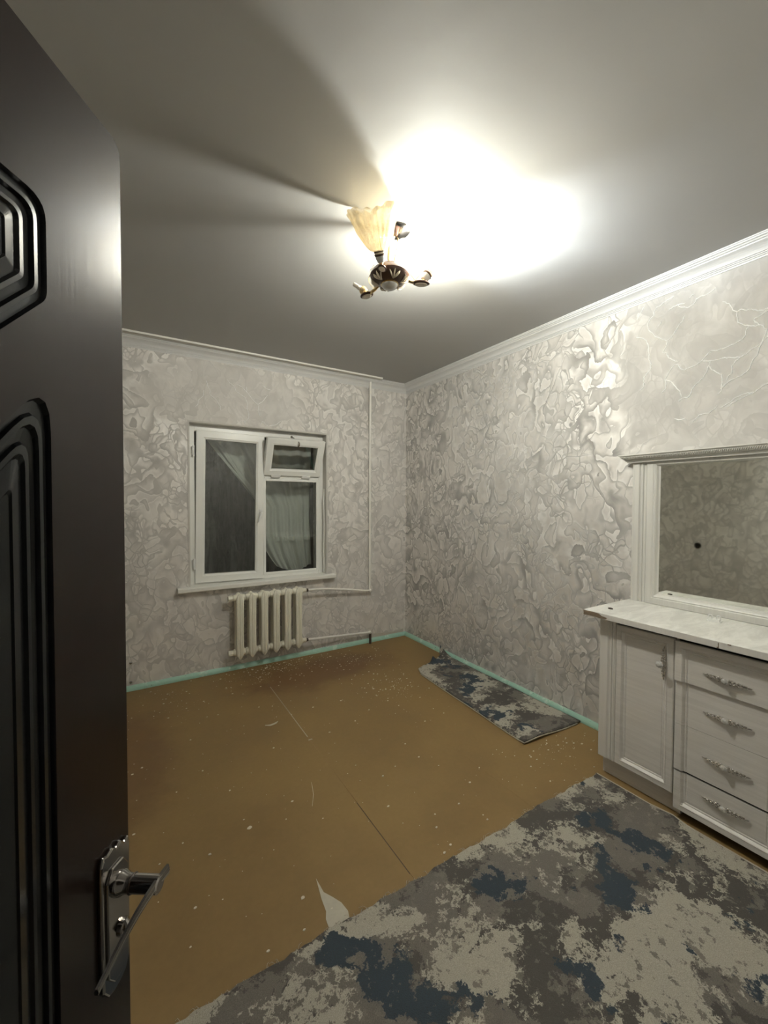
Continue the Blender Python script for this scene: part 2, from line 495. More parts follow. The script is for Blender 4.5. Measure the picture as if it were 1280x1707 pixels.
# ---------------------------------------------------------------- baseboards (mint painted, worn, uneven)
def base(name, axis, a, b, sgn=-1, off=0.0, skip=None):
    m = MB(); n = 60
    prof = [(0,.036),(.006,.038),(.010,.034),(.013,.030),(.020,.022),(.024,.010),(.024,0),(0,0)]
    pts = []
    rnd = random.Random(3)
    for i in range(n+1):
        t = a + (b-a)*i/n; j = (rnd.random()-.5)*.004
        ring = []
        for p, q in prof:
            z = max(0, q + (j if q > .02 else 0)); d = off + sgn*(p + (j*.6 if p > .02 else 0))
            ring.append((t, d, z) if axis == 'x' else (d, t, z))
        pts.append(ring)
    k = len(prof); v = [p for r in pts for p in r]; f = []
    for i in range(n):
        for q in range(k): f.append((i*k+q, i*k+(q+1)%k, (i+1)*k+(q+1)%k, (i+1)*k+q))
    f += [tuple(range(k)), tuple(n*k+q for q in range(k-1,-1,-1))]
    m.add(v, f)
    return struct(m.build(name, M['mint'], smooth=True))
base('baseboard_back', 'x', XL, 0)
base('baseboard_right', 'y', YF, -.024)
base('baseboard_left', 'y', YF, -.024, 1, XL)

# ---------------------------------------------------------------- silver veins printed / glittered on the wallpaper
RIGHT_VEINS = [[(-2.373,2.437),(-2.408,2.42),(-2.433,2.396),(-2.442,2.372),(-2.444,2.331),(-2.449,2.282),(-2.46,2.253),(-2.456,2.227),(-2.434,2.203),(-2.422,2.189),(-2.424,2.159),(-2.419,2.13),(-2.399,2.116)],[(-2.424,2.609),(-2.405,2.581),(-2.388,2.557),(-2.377,2.529)],[(-2.57,2.595),(-2.534,2.587),(-2.506,2.573),(-2.482,2.568),(-2.47,2.549),(-2.469,2.527),(-2.445,2.507),(-2.436,2.481),(-2.443,2.454),(-2.469,2.422),(-2.488,2.398),(-2.523,2.372),(-2.541,2.361),(-2.539,2.336),(-2.52,2.302),(-2.54,2.293),(-2.548,2.265),(-2.577,2.242),(-2.594,2.229)],[(-2.541,2.361),(-2.561,2.371),(-2.576,2.397),(-2.598,2.428),(-2.617,2.449),(-2.624,2.471)],[(-2.591,2.539),(-2.596,2.526),(-2.635,2.506),(-2.663,2.513),(-2.675,2.535),(-2.7,2.541),(-2.727,2.54),(-2.762,2.554)],[(-2.541,2.525),(-2.566,2.538),(-2.591,2.539),(-2.625,2.535)],[(-2.641,2.549),(-2.653,2.563),(-2.667,2.565)],[(-2.789,2.475),(-2.817,2.454),(-2.832,2.415),(-2.848,2.403),(-2.851,2.372),(-2.853,2.349),(-2.874,2.329),(-2.896,2.316),(-2.921,2.305),(-2.94,2.305),(-2.961,2.278),(-2.956,2.251),(-2.947,2.225),(-2.935,2.195),(-2.931,2.167),(-2.915,2.15),(-2.904,2.116),(-2.892,2.097),(-2.867,2.081),(-2.839,2.073),(-2.81,2.057),(-2.796,2.043)],[(-2.848,2.403),(-2.862,2.408),(-2.884,2.394),(-2.904,2.393),(-2.927,2.375),(-2.949,2.369),(-2.971,2.377),(-3.0,2.382)],[(-2.896,2.316),(-2.886,2.3),(-2.885,2.275),(-2.871,2.258),(-2.843,2.247),(-2.806,2.239),(-2.772,2.237),(-2.746,2.243),(-2.729,2.228),(-2.707,2.205),(-2.684,2.19),(-2.651,2.183),(-2.627,2.174),(-2.608,2.189),(-2.595,2.218),(-2.58,2.219),(-2.565,2.204),(-2.548,2.174),(-2.533,2.147),(-2.538,2.119),(-2.536,2.094),(-2.518,2.078)],[(-2.707,2.202),(-2.738,2.193),(-2.765,2.191),(-2.803,2.191),(-2.833,2.182),(-2.865,2.175),(-2.885,2.181),(-2.912,2.203),(-2.938,2.214),(-2.967,2.243),(-2.995,2.261)],[(-2.747,2.191),(-2.739,2.172),(-2.73,2.143),(-2.713,2.113),(-2.686,2.09),(-2.663,2.062),(-2.659,2.042),(-2.645,2.025),(-2.616,2.023),(-2.601,2.012)],[(-2.739,2.169),(-2.75,2.145),(-2.775,2.123),(-2.792,2.111),(-2.795,2.079),(-2.794,2.043),(-2.794,2.03),(-2.777,2.01)],[(-2.535,2.146),(-2.564,2.13),(-2.587,2.097),(-2.608,2.067),(-2.616,2.034)],[(-2.865,2.175),(-2.845,2.158),(-2.833,2.141),(-2.835,2.11),(-2.818,2.091),(-2.81,2.07)],[(-3.0,2.043),(-2.972,2.023),(-2.942,2.006),(-2.912,1.986),(-2.865,1.969),(-2.837,1.957),(-2.813,1.936)],[(-2.928,1.992),(-2.897,1.994),(-2.849,1.98),(-2.817,1.956),(-2.787,1.941)],[(-2.776,1.958),(-2.768,1.942),(-2.739,1.923),(-2.699,1.922),(-2.685,1.906),(-2.669,1.887)],[(-2.583,1.923),(-2.613,1.912),(-2.637,1.917)],[(-2.964,2.363),(-2.939,2.349),(-2.916,2.343),(-2.917,2.328),(-2.94,2.305)],[(-2.505,2.482),(-2.508,2.469),(-2.487,2.457)]]
BACK_VEINS = [[(-1.849,2.49),(-1.822,2.461),(-1.79,2.442),(-1.777,2.406),(-1.74,2.382),(-1.697,2.354),(-1.679,2.313),(-1.681,2.264),(-1.667,2.217),(-1.67,2.178),(-1.694,2.151),(-1.731,2.152),(-1.769,2.119)],[(-1.703,2.15),(-1.701,2.124)],[(-1.767,2.46),(-1.721,2.443),(-1.683,2.405),(-1.635,2.348),(-1.587,2.31),(-1.552,2.334),(-1.502,2.401)],[(-1.687,2.452),(-1.683,2.405)],[(-1.582,2.306),(-1.587,2.256),(-1.568,2.204)],[(-2.026,2.374),(-2.033,2.323),(-2.069,2.286),(-2.074,2.249),(-2.091,2.225)],[(-2.004,2.456),(-2.0,2.415),(-1.983,2.385),(-1.979,2.339),(-1.931,2.304),(-1.9,2.256),(-1.9,2.219)],[(-1.573,2.12),(-1.548,2.167),(-1.523,2.144),(-1.498,2.127),(-1.437,2.143),(-1.375,2.19)],[(-1.547,2.483),(-1.517,2.458),(-1.467,2.45)],[(-2.126,2.518),(-2.114,2.516)]]

def veins(lines, parent, axis):
    rnd = random.Random(11)
    for L in lines:
        pts = []
        for i in range(len(L)-1):
            (a0, z0), (a1, z1) = L[i], L[i+1]
            for k in range(3):
                t = k/3; jit = .0025 if k else 0
                pts.append((a0+(a1-a0)*t+(rnd.random()-.5)*2*jit, z0+(z1-z0)*t+(rnd.random()-.5)*2*jit))
        pts.append(L[-1])
        P = [((a, -.0006, z) if axis == 'x' else (-.0006, a, z)) for a, z in pts]
        R = [.0015 + .0012*rnd.random() for _ in P]; R[0] = R[-1] = .0006
        m = MB(); m.tube(P, R, 5, up=(0,1,0) if axis == 'x' else (1,0,0), flat=1.15)
        m.build('silver_vein', M['vein'], parent)
veins(RIGHT_VEINS, wall_right, 'y')
veins(BACK_VEINS, wall_back, 'x')
# torn wallpaper strip by the pipe
m = MB()
ol = [(-.455,.037),(-.455,.10),(-.44,.088),(-.40,.078),(-.33,.072),(-.25,.064),(-.17,.058),(-.10,.060),(-.03,.075),(-.026,.037)]
m.extrude([(a, b) for a, b in ol], -.0018, .001, 'y')
m.build('torn_wallpaper_patch', M['bare_plaster'], wall_back)
m = MB(); m.lathe([(.0,-.002),(.034,-.002),(.036,0),(.034,.003),(.030,.003),(.028,-.01),(.0,-.01)], 24,
                  Matrix.Translation((XL+.002,-1.52,.955)) @ Matrix.Rotation(math.radians(90), 4, 'Y'))
m.build('socket_box', M['screw'], wall_left)

# ---------------------------------------------------------------- window
win = struct(group_root('window_1', (0,0,0)))
fy0, fy1 = .085, .145
# reveal lining and corner bead
m = MB()
m.box(WX0, WX1, 0.002, fy0, WZ1-.004, WZ1); m.box(WX1-.004, WX1, .002, fy0, WZ0+.03, WZ1); m.box(WX0, WX0+.004, .002, fy0, WZ0+.03, WZ1)
m.build('reveal_lining', M['plaster_reveal'], win)
m = MB(); b = .011
m.box(WX0-b, WX1+b, -.0035, .002, WZ1-.001, WZ1+b); m.box(WX1-.001, WX1+b, -.0035, .002, WZ0+.035, WZ1); m.box(WX0-b, WX0+.001, -.0035, .002, WZ0+.035, WZ1)
m.build('corner_bead', M['plaster_reveal'], win)
# torn strip of sealant on the right reveal
m = MB(); m.tube([(WX1-.006,.05,.76),(WX1-.010,.052,1.0),(WX1-.007,.048,1.25),(WX1-.012,.05,1.45),(WX1-.005,.05,1.58)], [.006,.009,.007,.009,.003], 6, flat=1.6)
m.build('reveal_sealant', M['white_sill'], win, smooth=True)
# outer frame
def frame_rect(m, x0, x1, z0, z1, w, y0, y1, wb=None, wt=None):
    wb = w if wb is None else wb; wt = w if wt is None else wt
    m.box(x0, x0+w, y0, y1, z0, z1); m.box(x1-w, x1, y0, y1, z0, z1)
    m.box(x0+w, x1-w, y0, y1, z0, z0+wb); m.box(x0+w, x1-w, y0, y1, z1-wt, z1)
ZB = .752
m = MB(); m.box(WX0, WX0+.05, fy0, fy1, ZB, WZ1-.004); m.box(WX1-.05, WX1, fy0, fy1, ZB, WZ1-.004)
m.box(WX0+.05, WX1-.05, fy0, fy1, ZB, ZB+.045); m.box(WX0+.05, WX1-.05, fy0, fy1, WZ1-.06, WZ1-.004)
m.build('window_frame', M['pvc'], win, bevel=.003)
m = MB(); m.box(-1.560, -1.508, fy0, fy1, ZB+.045, WZ1-.06); m.build('mullion', M['pvc'], win, bevel=.003)
m = MB(); m.box(-1.508, -.984, fy0, fy1, 1.655, 1.70); m.build('transom', M['pvc'], win, bevel=.003)
m = MB(); frame_rect(m, -1.520, -.984, ZB+.03, 1.665, .022, fy0-.006, fy0+.02)
m.build('glazing_bead', M['pvc'], win, bevel=.003)
m = MB(); m.box(-1.499, -1.005, .108, .113, .805, 1.645); m.build('pane', M['pane'], win)
# seals
m = MB(); frame_rect(m, -1.500, -1.004, .802, 1.647, .004, fy0+.012, fy0+.022); m.build('glazing_seal', M['rubber'], win)
def sash(name, x0, x1, z0, z1, w, parent, gl, loc, rot):
    """sash in local coordinates; profile frame with glazing bead"""
    e = MB(); 
    prof = [(0,.045),(0,.004),(.004,0),(w-.018,0),(w-.014,.003),(w-.004,.006),(w,.014),(w,.045)]
    # rings around the rectangle
    rings = []
    for (o, d) in prof:
        rings.append([(x0+o,d,z0+o),(x1-o,d,z0+o),(x1-o,d,z1-o),(x0+o,d,z1-o)])
    k = len(prof); v = [p for r in rings for p in r]; f = []
    for i in range(k):
        j = (i+1) % k
        for q in range(4): f.append((i*4+q, i*4+(q+1)%4, j*4+(q+1)%4, j*4+q))
    e.add(v, f); o = e.build(name, M['pvc'], parent)
    o.location = loc; o.rotation_euler = rot
    g = MB(); g.box(x0+w-.004, x1-w+.004, .020, .025, z0+w-.004, z1-w+.004); g.build('pane', M['pane'], o)
    s = MB(); frame_rect(s, x0+w-.0035, x1-w+.0035, z0+w-.0035, z1-w+.0035, .0045, .0145, .019); s.build('glazing_seal', M['rubber'], o)
    return o
sl = sash('window_sash', 0, .566, 0, 1.288, .074, win, None, (-2.096, .068, .765), (0, math.radians(.8), math.radians(-1.0)))
# lever handle on the sash
m = MB(); m.box(.524,.548,-.010,0,.545,.625)
m.tube([(.536,-.010,.60),(.536,-.034,.60),(.532,-.040,.597),(.520,-.042,.56),(.508,-.042,.51)], [.009,.009,.009,.008,.006], 8)
m.build('window_handle', M['plastic'], sl, smooth=True)
# hinges
for z in (.93, 1.875):
    m = MB(); m.tube([(-2.101,.062,z-.045),(-2.101,.062,z+.045)], .008, 10); m.box(-2.112,-2.098,.062,.085,z-.035,z+.035)
    m.build('hinge', M['plastic'], win, smooth=True)
# tilted vent sash, hinged at its foot
vs = sash('vent_sash', 0, .545, 0, .352, .066, win, None, (-1.524, .058, 1.692), (math.radians(24), 0, 0))
m = MB(); m.tube([(.28,-.002,.335),(.282,-.016,.328),(.286,-.018,.31),(.282,-.012,.292)], [.006,.007,.006,.004], 7); m.build('vent_latch', M['silver'], vs, smooth=True)
for x in (.07,.36):
    m = MB(); m.box(x, x+.085, -.006, .006, -.016, .008); m.build('hinge', M['plastic'], vs, bevel=.002)
m = MB(); m.ball((-1.255,.078,2.062), .012); m.tube([(-1.255,.078,2.062),(-1.235,.06,2.048)], .005, 7); m.build('latch_keeper', M['silver'], win, smooth=True)
# sill board
m = MB(); m.extrude([(-.062,.718),(-.066,.724),(-.066,.748),(-.060,.754),(.086,.754),(.086,.718)], -2.236, -.862, 'x')
m.build('window_sill', M['white_sill'], win)

# ---------------------------------------------------------------- enclosed balcony behind the glass
m = MB(); m.box(-3.4, .6, 1.25, 1.33, 0, 2.9); struct(m.build('wall_balcony', M['balcony']))
m = MB(); m.box(-3.5, -3.4, WT, 1.33, 0, 2.9); struct(m.build('wall_balcony_left', M['balcony']))
m = MB(); m.box(.6, .7, WT, 1.33, 0, 2.9); struct(m.build('wall_balcony_right', M['balcony']))
m = MB(); m.box(-3.4, .6, WT, 1.33, -.1, 0); struct(m.build('floor_balcony', M['balcony']))
m = MB(); m.box(-3.4, .6, WT, 1.33, 2.8, 2.9); struct(m.build('ceiling_balcony', M['balcony']))
# net curtain: hangs over the right pane and is swept to the right over the left pane
def curtain():
    nu, nv = 90, 60; v = []; f = []
    zt, zb = 2.06, .80
    yc = WT + .045
    for j in range(nv+1):
        t = j/nv; z = zt + (zb-zt)*t
        # left border: sweeps from upper left down to the right, right border nearly straight
        if z > 1.40: xl = -1.98 + (2.06-z)/.66*.52
        else: xl = -1.46 - .0*(1.40-z)
        if z < 1.15: xl = -1.46 + .16*((1.15-z)/.35)**1.8
        xr = -.94 - .02*math.sin(t*3)
        for i in range(nu+1):
            u = i/nu
            x = xl + (xr-xl)*u
            y = yc + .014*math.sin(u*42 + 1.5*math.sin(t*3)) + .010*math.sin(u*19+1+t*2) + .006*math.sin(t*20+u*8)
            zz = z
            if t > .85: zz = z - .05*(t-.85)/.15*math.sin(u*math.pi)
            v.append((x, y, zz))
    for j in range(nv):
        for i in range(nu):
            a = j*(nu+1)+i; f.append((a, a+1, a+nu+2, a+nu+1))
    m = MB(); m.add(v, f); o = m.build('net_curtain', M['curtain'], None, smooth=True)
    tag(o, 'grey net curtain hanging behind the window glass, swept to one side', 'curtain')
    # doubled hem band and gathered tie edge
    h = MB(); vv = []; ff = []
    for j in (0, 1, 2):
        for i in range(nu+1):
            u = i/nu; x = -1.44 + .49*u; z = 1.10 - .045*j/2
            vv.append((x, yc - .004 + .014*math.sin(u*42*.93) + .010*math.sin(u*18), z))
    for j in range(2):
        for i in range(nu): a = j*(nu+1)+i; ff.append((a, a+1, a+nu+2, a+nu+1))
    h.add(vv, ff); h.build('hem_band', M['curtain'], o, smooth=True)
    for k in range(3):
        e = MB(); P = []
        for i in range(13):
            t = i/12; P.append((-1.97+.035*k + .50*t + .03*math.sin(t*3+k), yc-.022-.004*k, 2.05-.66*t - .02*math.sin(t*5)))
        e.tube(P, [.010+.003*math.sin(i) for i in range(13)], 7, flat=.5); e.build('gathered_fold', M['curtain'], o, smooth=True)
curtain()

# ---------------------------------------------------------------- ceiling curtain rail
rail = thing('curtain_rail', 'white ceiling-mounted curtain rail running along the window wall', 'curtain rail', (0,0,0))
m = MB(); m.extrude([(-.145,2.700),(-.145,2.686),(-.141,2.686),(-.141,2.694),(-.124,2.694),(-.124,2.688),(-.120,2.688),(-.120,2.694),(-.100,2.694),(-.100,2.688),(-.096,2.688),(-.096,2.700)], XL+.1, -.392, 'x')
m.build('rail_profile', M['pipe'], rail)
m = MB(); m.box(-.394,-.388,-.146,-.095,2.684,2.700); m.build('end_cap', M['pipe'], rail, bevel=.001)

# ---------------------------------------------------------------- radiator: six cast iron sections
rad = thing('radiator', 'cream enamelled cast iron radiator with six ribs below the window', 'radiator', (0,0,0))
def rad_section():
    m = MB()
    # blade-like column, front and rear, with pointed ends
    for yc, d in ((-.127, .026), (-.066, .026)):
        w = .030
        pr = []
        def ring(z, s, dz=0):
            return [(-w*s, yc+d*s, z), (-w*s, yc-d*.55*s, z), (-w*.62*s, yc-d*.8*s, z), (-w*.28*s, yc-d*.72*s, z), (0, yc-d*1.0*s, z+dz), (w*.28*s, yc-d*.72*s, z), (w*.62*s, yc-d*.8*s, z), (w*s, yc-d*.55*s, z), (w*s, yc+d*s, z), (0, yc+d*s, z+dz)]
        Z = [(.123,.12),(.135,.45),(.155,.82),(.175,1),(.30,.93),(.40,.92),(.50,.93),(.63,1),(.650,.85),(.668,.5),(.680,.12)]
        rs = [ring(z, s) for z, s in Z]; k = 10
        v = [p for r in rs for p in r]; f = []
        for i in range(len(rs)-1):
            for q in range(k): f.append((i*k+q, i*k+(q+1)%k, (i+1)*k+(q+1)%k, (i+1)*k+q))
        f += [tuple(range(k)), tuple((len(rs)-1)*k+q for q in range(k))]
        m.add(v, f)
    # web between the columns at hubs
    for z in (.178, .640):
        m.lathe([(.010,-.0515),(.024,-.050),(.030,-.040),(.032,-.015),(.032,.015),(.030,.040),(.024,.050),(.010,.0515)], 14,
                Matrix.Translation((0,-.097,z)) @ Matrix.Rotation(math.radians(90),4,'Y'))
    return m
x0 = -1.776; sp = .1028
first = rad_section().build('radiator_section', M['rad'], rad, smooth=True)
first.location = (x0, 0, 0)
for i in range(1, 6):
    c = first.copy(); COL.objects.link(c); c.parent = rad; c.location = (x0+i*sp, 0, 0)
for z in (.178, .640):
    m = MB(); m.lathe([(.004,-.03),(.020,-.03),(.024,-.026),(.024,0),(.02,.012)], 8, Matrix.Translation((x0-.062,-.097,z)) @ Matrix.Rotation(math.radians(90),4,'Y'))
    m.build('end_plug', M['rad'], rad)
    m = MB(); m.lathe([(.018,0),(.020,.002),(.020,.026),(.016,.030)], 12, Matrix.Translation((x0+5*sp+.052,-.097,z)) @ Matrix.Rotation(math.radians(90),4,'Y'))
    m.build('end_bush', M['rad'], rad)
    m = MB(); m.lathe([(.012,0),(.016,.001),(.016,.008),(.012,.009),(.012,.012),(.015,.013),(.015,.020),(.010,.021)], 12, Matrix.Translation((x0+5*sp+.080,-.097,z-.002)) @ Matrix.Rotation(math.radians(90),4,'Y'))
    m.build('lock_nut', M['rust'], rad)
for x in (-1.72,-1.31):
    m = MB(); m.box(x-.006,x+.006,-.10,.01,.150,.158); m.tube([(x,-.118,.164),(x,-.100,.153),(x,-.07,.151)], .005, 6)
    m.build('wall_bracket', M['rad'], rad)

# heating pipes
xe = x0+5*sp+.101
pp = thing('heating_pipe', 'cream riser pipe beside the window with two branches feeding the radiator', 'pipe', (0,0,0))
m = MB(); m.tube([(-.470,-.040,.545),(-.472,-.040,1.2),(-.474,-.040,2.0),(-.470,-.040,2.700)], .0125, 12); m.build('riser', M['pipe'], pp, smooth=True)
P = [(xe,-.097,.638),(xe+.06,-.096,.637),(xe+.20,-.090,.627),(xe+.34,-.078,.603),(xe+.50,-.060,.575),(-.535,-.045,.552),(-.470,-.040,.545)]
m = MB(); m.tube(P, .0115, 12); m.build('flow_branch', M['pipe'], pp, smooth=True)
m = MB(); m.tube([(xe,-.097,.176),(xe+.05,-.096,.172),(-.80,-.068,.143),(-.535,-.055,.122),(-.478,-.052,.118)], .0115, 12); m.build('return_branch', M['pipe'], pp, smooth=True)
m = MB(); m.tube([(-.478,-.052,.118),(-.470,-.052,.10),(-.470,-.052,.0)], .012, 12); m.build('floor_stub', M['rust'], pp, smooth=True)
for c, r in (((-.470,-.040,.545),.020), ((-.476,-.052,.118),.018)):
    m = MB(); m.ball(c, r, 8); m.build('elbow', M['pipe'], pp, smooth=True)
for z in (1.09, 1.90):
    m = MB(); m.lathe([(.013,-.006),(.0155,-.005),(.0155,.005),(.013,.006)], 12, Matrix.Translation((-.472,-.040,z))); m.box(-.476,-.468,-.03,-.001,z-.005,z+.005)
    m.build('pipe_clip', M['pipe'], pp)

# small wall screws near the open door
for z, w in ((.213,'upper'), (.064,'lower')):
    m = MB(); m.ball((0,0,0), .011, 8, .7, Matrix.Rotation(math.radians(90),4,'X')); m.tube([(0,0,0),(0,.02,0)], .004, 6)
    o = m.build('wall_hook', M['chrome'], None, smooth=True); o.location = (-2.562,-.008,z)
    tag(o, 'small metal hook at the foot of the window wall near the dark door, %s one' % w, 'hook')

# ================================================================ DARK ENTRANCE DOOR (open, hinged at the left)
AZ = math.atan2(.833, .554)
DW = .90; DT = .042; DZ0, DZ1 = .018, 2.0
hx, hy = -2.558 - .554*DW, -2.920 - .833*DW
door = struct(group_root('door_1', (hx, hy, 0), AZ))

def offset_poly(P, d):
    n = len(P); out = []
    for i in range(n):
        p0, p1, p2 = Vector(P[i-1]), Vector(P[i]), Vector(P[(i+1) % n])
        a = (p1-p0).normalized(); b = (p2-p1).normalized()
        na = Vector((-a.y, a.x)); nb = Vector((-b.y, b.x))
        k = na + nb; k = k / max(.2, k.dot(na)) if k.length > 1e-6 else na
        out.append(p1 + k*d)
    return out
def rounded(P, r, seg=5):
    n = len(P); out = []
    for i in range(n):
        p0, p1, p2 = P[i-1], P[i], P[(i+1) % n]
        a = (p0-p1).normalized(); b = (p2-p1).normalized()
        ang = math.acos(max(-1, min(1, a.dot(b))))
        t = min(r/math.tan(ang/2), .45*(p0-p1).length, .45*(p2-p1).length)
        s, e = p1+a*t, p1+b*t
        for k in range(seg+1):
            u = k/seg
            out.append(s*(1-u)**2 + p1*2*u*(1-u) + e*u*u)
    return out
PROFILE = [(0,0),(.002,.006),(.009,.0065),(.011,.0015),(.016,.001),(.018,.0065),(.026,.0075),(.028,.003),(.033,.0025),(.036,.0055),(.052,.0005),(.054,.0025)]
def door_leaf():
    top = [(.135,1.705),(.135,1.822),(.765,1.822),(.765,1.705),(.45,1.385)]
    mid = [(.133,.14),(.133,1.612),(.45,1.262),(.767,1.612),(.767,.14)]
    bm = bmesh.new()
    def loop(P, y):
        vs = [bm.verts.new((p[0], y, p[1])) for p in P]
        return vs, [bm.edges.new((vs[i], vs[(i+1) % len(vs)])) for i in range(len(vs))]
    r = .02
    outer = [Vector(p) for p in ((0,DZ0),(DW,DZ0),(DW,DZ1),(0,DZ1))]
    oc = [Vector((0,DZ0)),Vector((DW,DZ0)),Vector((DW,DZ1-.016)),Vector((DW-.004,DZ1-.007)),Vector((DW-.012,DZ1)),Vector((0,DZ1))]
    ov, oe = loop(oc, 0)
    edges = list(oe); panels = []
    for S in (top, mid):
        S = [Vector(p) for p in S]
        area = sum(S[i-1].x*S[i].y - S[i].x*S[i-1].y for i in range(len(S)))
        if area < 0: S = S[::-1]
        base_ = rounded(S, .026)
        pv, pe = loop(base_, 0); edges += pe; panels.append((S, pv))
    bmesh.ops.triangle_fill(bm, use_beauty=True, use_dissolve=False, edges=edges)
    # back and sides
    bv = [bm.verts.new((v.co.x, DT, v.co.z)) for v in ov]
    for i in range(len(ov)): bm.faces.new((ov[i], ov[(i+1) % len(ov)], bv[(i+1) % len(ov)], bv[i]))
    bm.faces.new(bv)
    me = bpy.data.meshes.new('door_leaf')
    bmesh.ops.recalc_face_normals(bm, faces=bm.faces)
    bm.to_mesh(me); bm.free()
    link('door_leaf', me, M['door'], door)
    for S, pv in panels:
        bm = bmesh.new(); prev = None
        for (o, d) in PROFILE:
            ring = rounded(offset_poly(S, o), max(.004, .026-o*.45))
            vs = [bm.verts.new((p.x, d, p.y)) for p in ring]
            if prev:
                n = len(vs)
                for i in range(n): bm.faces.new((prev[i], prev[(i+1) % n], vs[(i+1) % n], vs[i]))
            prev = vs
        es = [bm.edges.get((prev[i], prev[(i+1) % len(prev)])) for i in range(len(prev))]
        bmesh.ops.triangle_fill(bm, use_beauty=True, use_dissolve=False, edges=es)
        bmesh.ops.recalc_face_normals(bm, faces=bm.faces)
        me = bpy.data.meshes.new('door_panel'); bm.to_mesh(me); bm.free()
        link('door_panel', me, M['door_mould'], door)
door_leaf()
# handle set: long plate, thumb turn, curved lever   (local X measured from the hinge; face at y = 0, room side is -y)
def dl(s, off, z): return (DW-s, -off, z)
m = MB()
pl = [(.010,.72),(.008,.80),(.007,.905),(.006,.925),(.009,.938),(.018,.934),(.026,.944),(.036,.940),(.044,.947),(.054,.944),(.064,.948),(.068,.935),(.069,.915),(.068,.80),(.066,.72),(.056,.704),(.044,.700),(.030,.700),(.018,.705)]
pl = [(a, b if b > .76 else b+.028) for a, b in pl]
m.extrude([(DW-s, z) for s, z in pl], -.007, .0, 'y')
plate = m.build('handle_plate', M['chrome'], door, bevel=.0025)
m = MB(); pl2 = [(.016,.735),(.015,.90),(.026,.918),(.050,.920),(.061,.905),(.060,.735),(.048,.718),(.028,.718)]
pl2 = [(a, b if b > .76 else b+.028) for a, b in pl2]
m.extrude([(DW-s, z) for s, z in pl2], -.0105, -.0068, 'y'); m.build('plate_relief', M['chrome'], plate, bevel=.0015)
m = MB(); m.lathe([(.0175,0),(.0165,.006),(.0130,.012),(.0125,.020),(.0125,.061),(.010,.063)], 20, Matrix.Translation(dl(.036,.010,.886)) @ Matrix.Rotation(math.radians(90),4,'X'))
m.build('spindle', M['chrome'], door, smooth=True)
m = MB(); m.lathe([(.0136,0),(.0140,.001),(.0136,.002)], 20, Matrix.Translation(dl(.036,.030,.886)) @ Matrix.Rotation(math.radians(90),4,'X')); m.build('spindle_ring', M['screw'], door, smooth=True)
# lever blade
P = []; W = []
for i in range(17):
    t = i/16; s = .016 + .146*t
    off = .073 - .006*math.sin(t*math.pi) - .004*t
    z = .888 + .004*math.cos(t*4) - .012*t*t
    P.append(Vector(dl(s, off, z))); W.append(.0072*(1-.50*t))
v = []; f = []
for p, w in zip(P, W):
    v += [p+Vector((0,-.0022,-w)), p+Vector((0,-.0030,0)), p+Vector((0,-.0018,w)), p+Vector((0,.0018,w)), p+Vector((0,.0030,0)), p+Vector((0,.0022,-w))]
for i in range(16):
    for q in range(6): f.append((i*6+q, i*6+(q+1)%6, (i+1)*6+(q+1)%6, (i+1)*6+q))
f += [tuple(range(6)), tuple(96+q for q in range(6))]
m = MB(); m.add(v, f); m.build('lever', M['chrome'], door, smooth=True)
m = MB(); m.lathe([(.011,0),(.012,.003),(.0115,.006),(.007,.008)], 16, Matrix.Translation(dl(.030,.008,.812)) @ Matrix.Rotation(math.radians(90),4,'X'))
m.tube([dl(.030,.014,.824), dl(.030,.020,.812), dl(.030,.014,.800)], [.003,.006,.003], 8)
m.build('thumb_turn', M['chrome'], door, smooth=True)
for z in (.25, 1.75):
    m = MB(); m.tube([(0,-.008,z-.05),(0,-.008,z+.05)], .009, 10); m.build('hinge', M['chrome'], door, smooth=True)

# ================================================================ DRESSER
dr = thing('dresser', 'whitewashed ash dresser with door and four carved drawers against right wall', 'dresser', (0,0,0))
BX = -.40      # carcass front
FX = -.42      # fronts
Y0, Y1 = -2.430, -3.532
m = MB()
m.box(BX, -.01, Y0-.016, Y0, .10, .853); m.box(BX, -.01, Y1, Y1+.016, .10, .853)
m.box(BX, -.01, -2.793, -2.787, .10, .853); m.box(BX, -.01, -3.175, -3.169, .10, .853)
m.box(-.026, -.012, Y1+.016, Y0-.016, .10, .853); m.box(BX, -.026, Y1+.016, Y0-.016, .10, .116); m.box(BX-.012, -.026, Y1+.016, Y0-.016, .838, .853)
m.build('carcass', M['ash_frame'], dr)
m = MB(); m.box(BX+.012, -.03, -2.786, -2.45, .117, .837); m.box(BX+.012, -.03, -3.168, -2.794, .06, .837)
m.build('cabinet_interior', M['dark_gap'], dr)
for a, b in ((-2.434, -2.792), (-3.170, -3.528)):
    m = MB(); m.box(-.370, -.355, min(a,b), max(a,b), 0, .10); m.build('plinth', M['ash'], dr)
for q in ((-.355,-.05,-2.452,-2.438,0,.10),(-.355,-.05,-3.524,-3.510,0,.10),(-.372,-.35,-2.806,-2.7925,0,.06),(-.372,-.35,-3.169,-3.156,0,.06)):
    m = MB(); m.box(*q); m.build('foot_panel', M['ash'], dr)

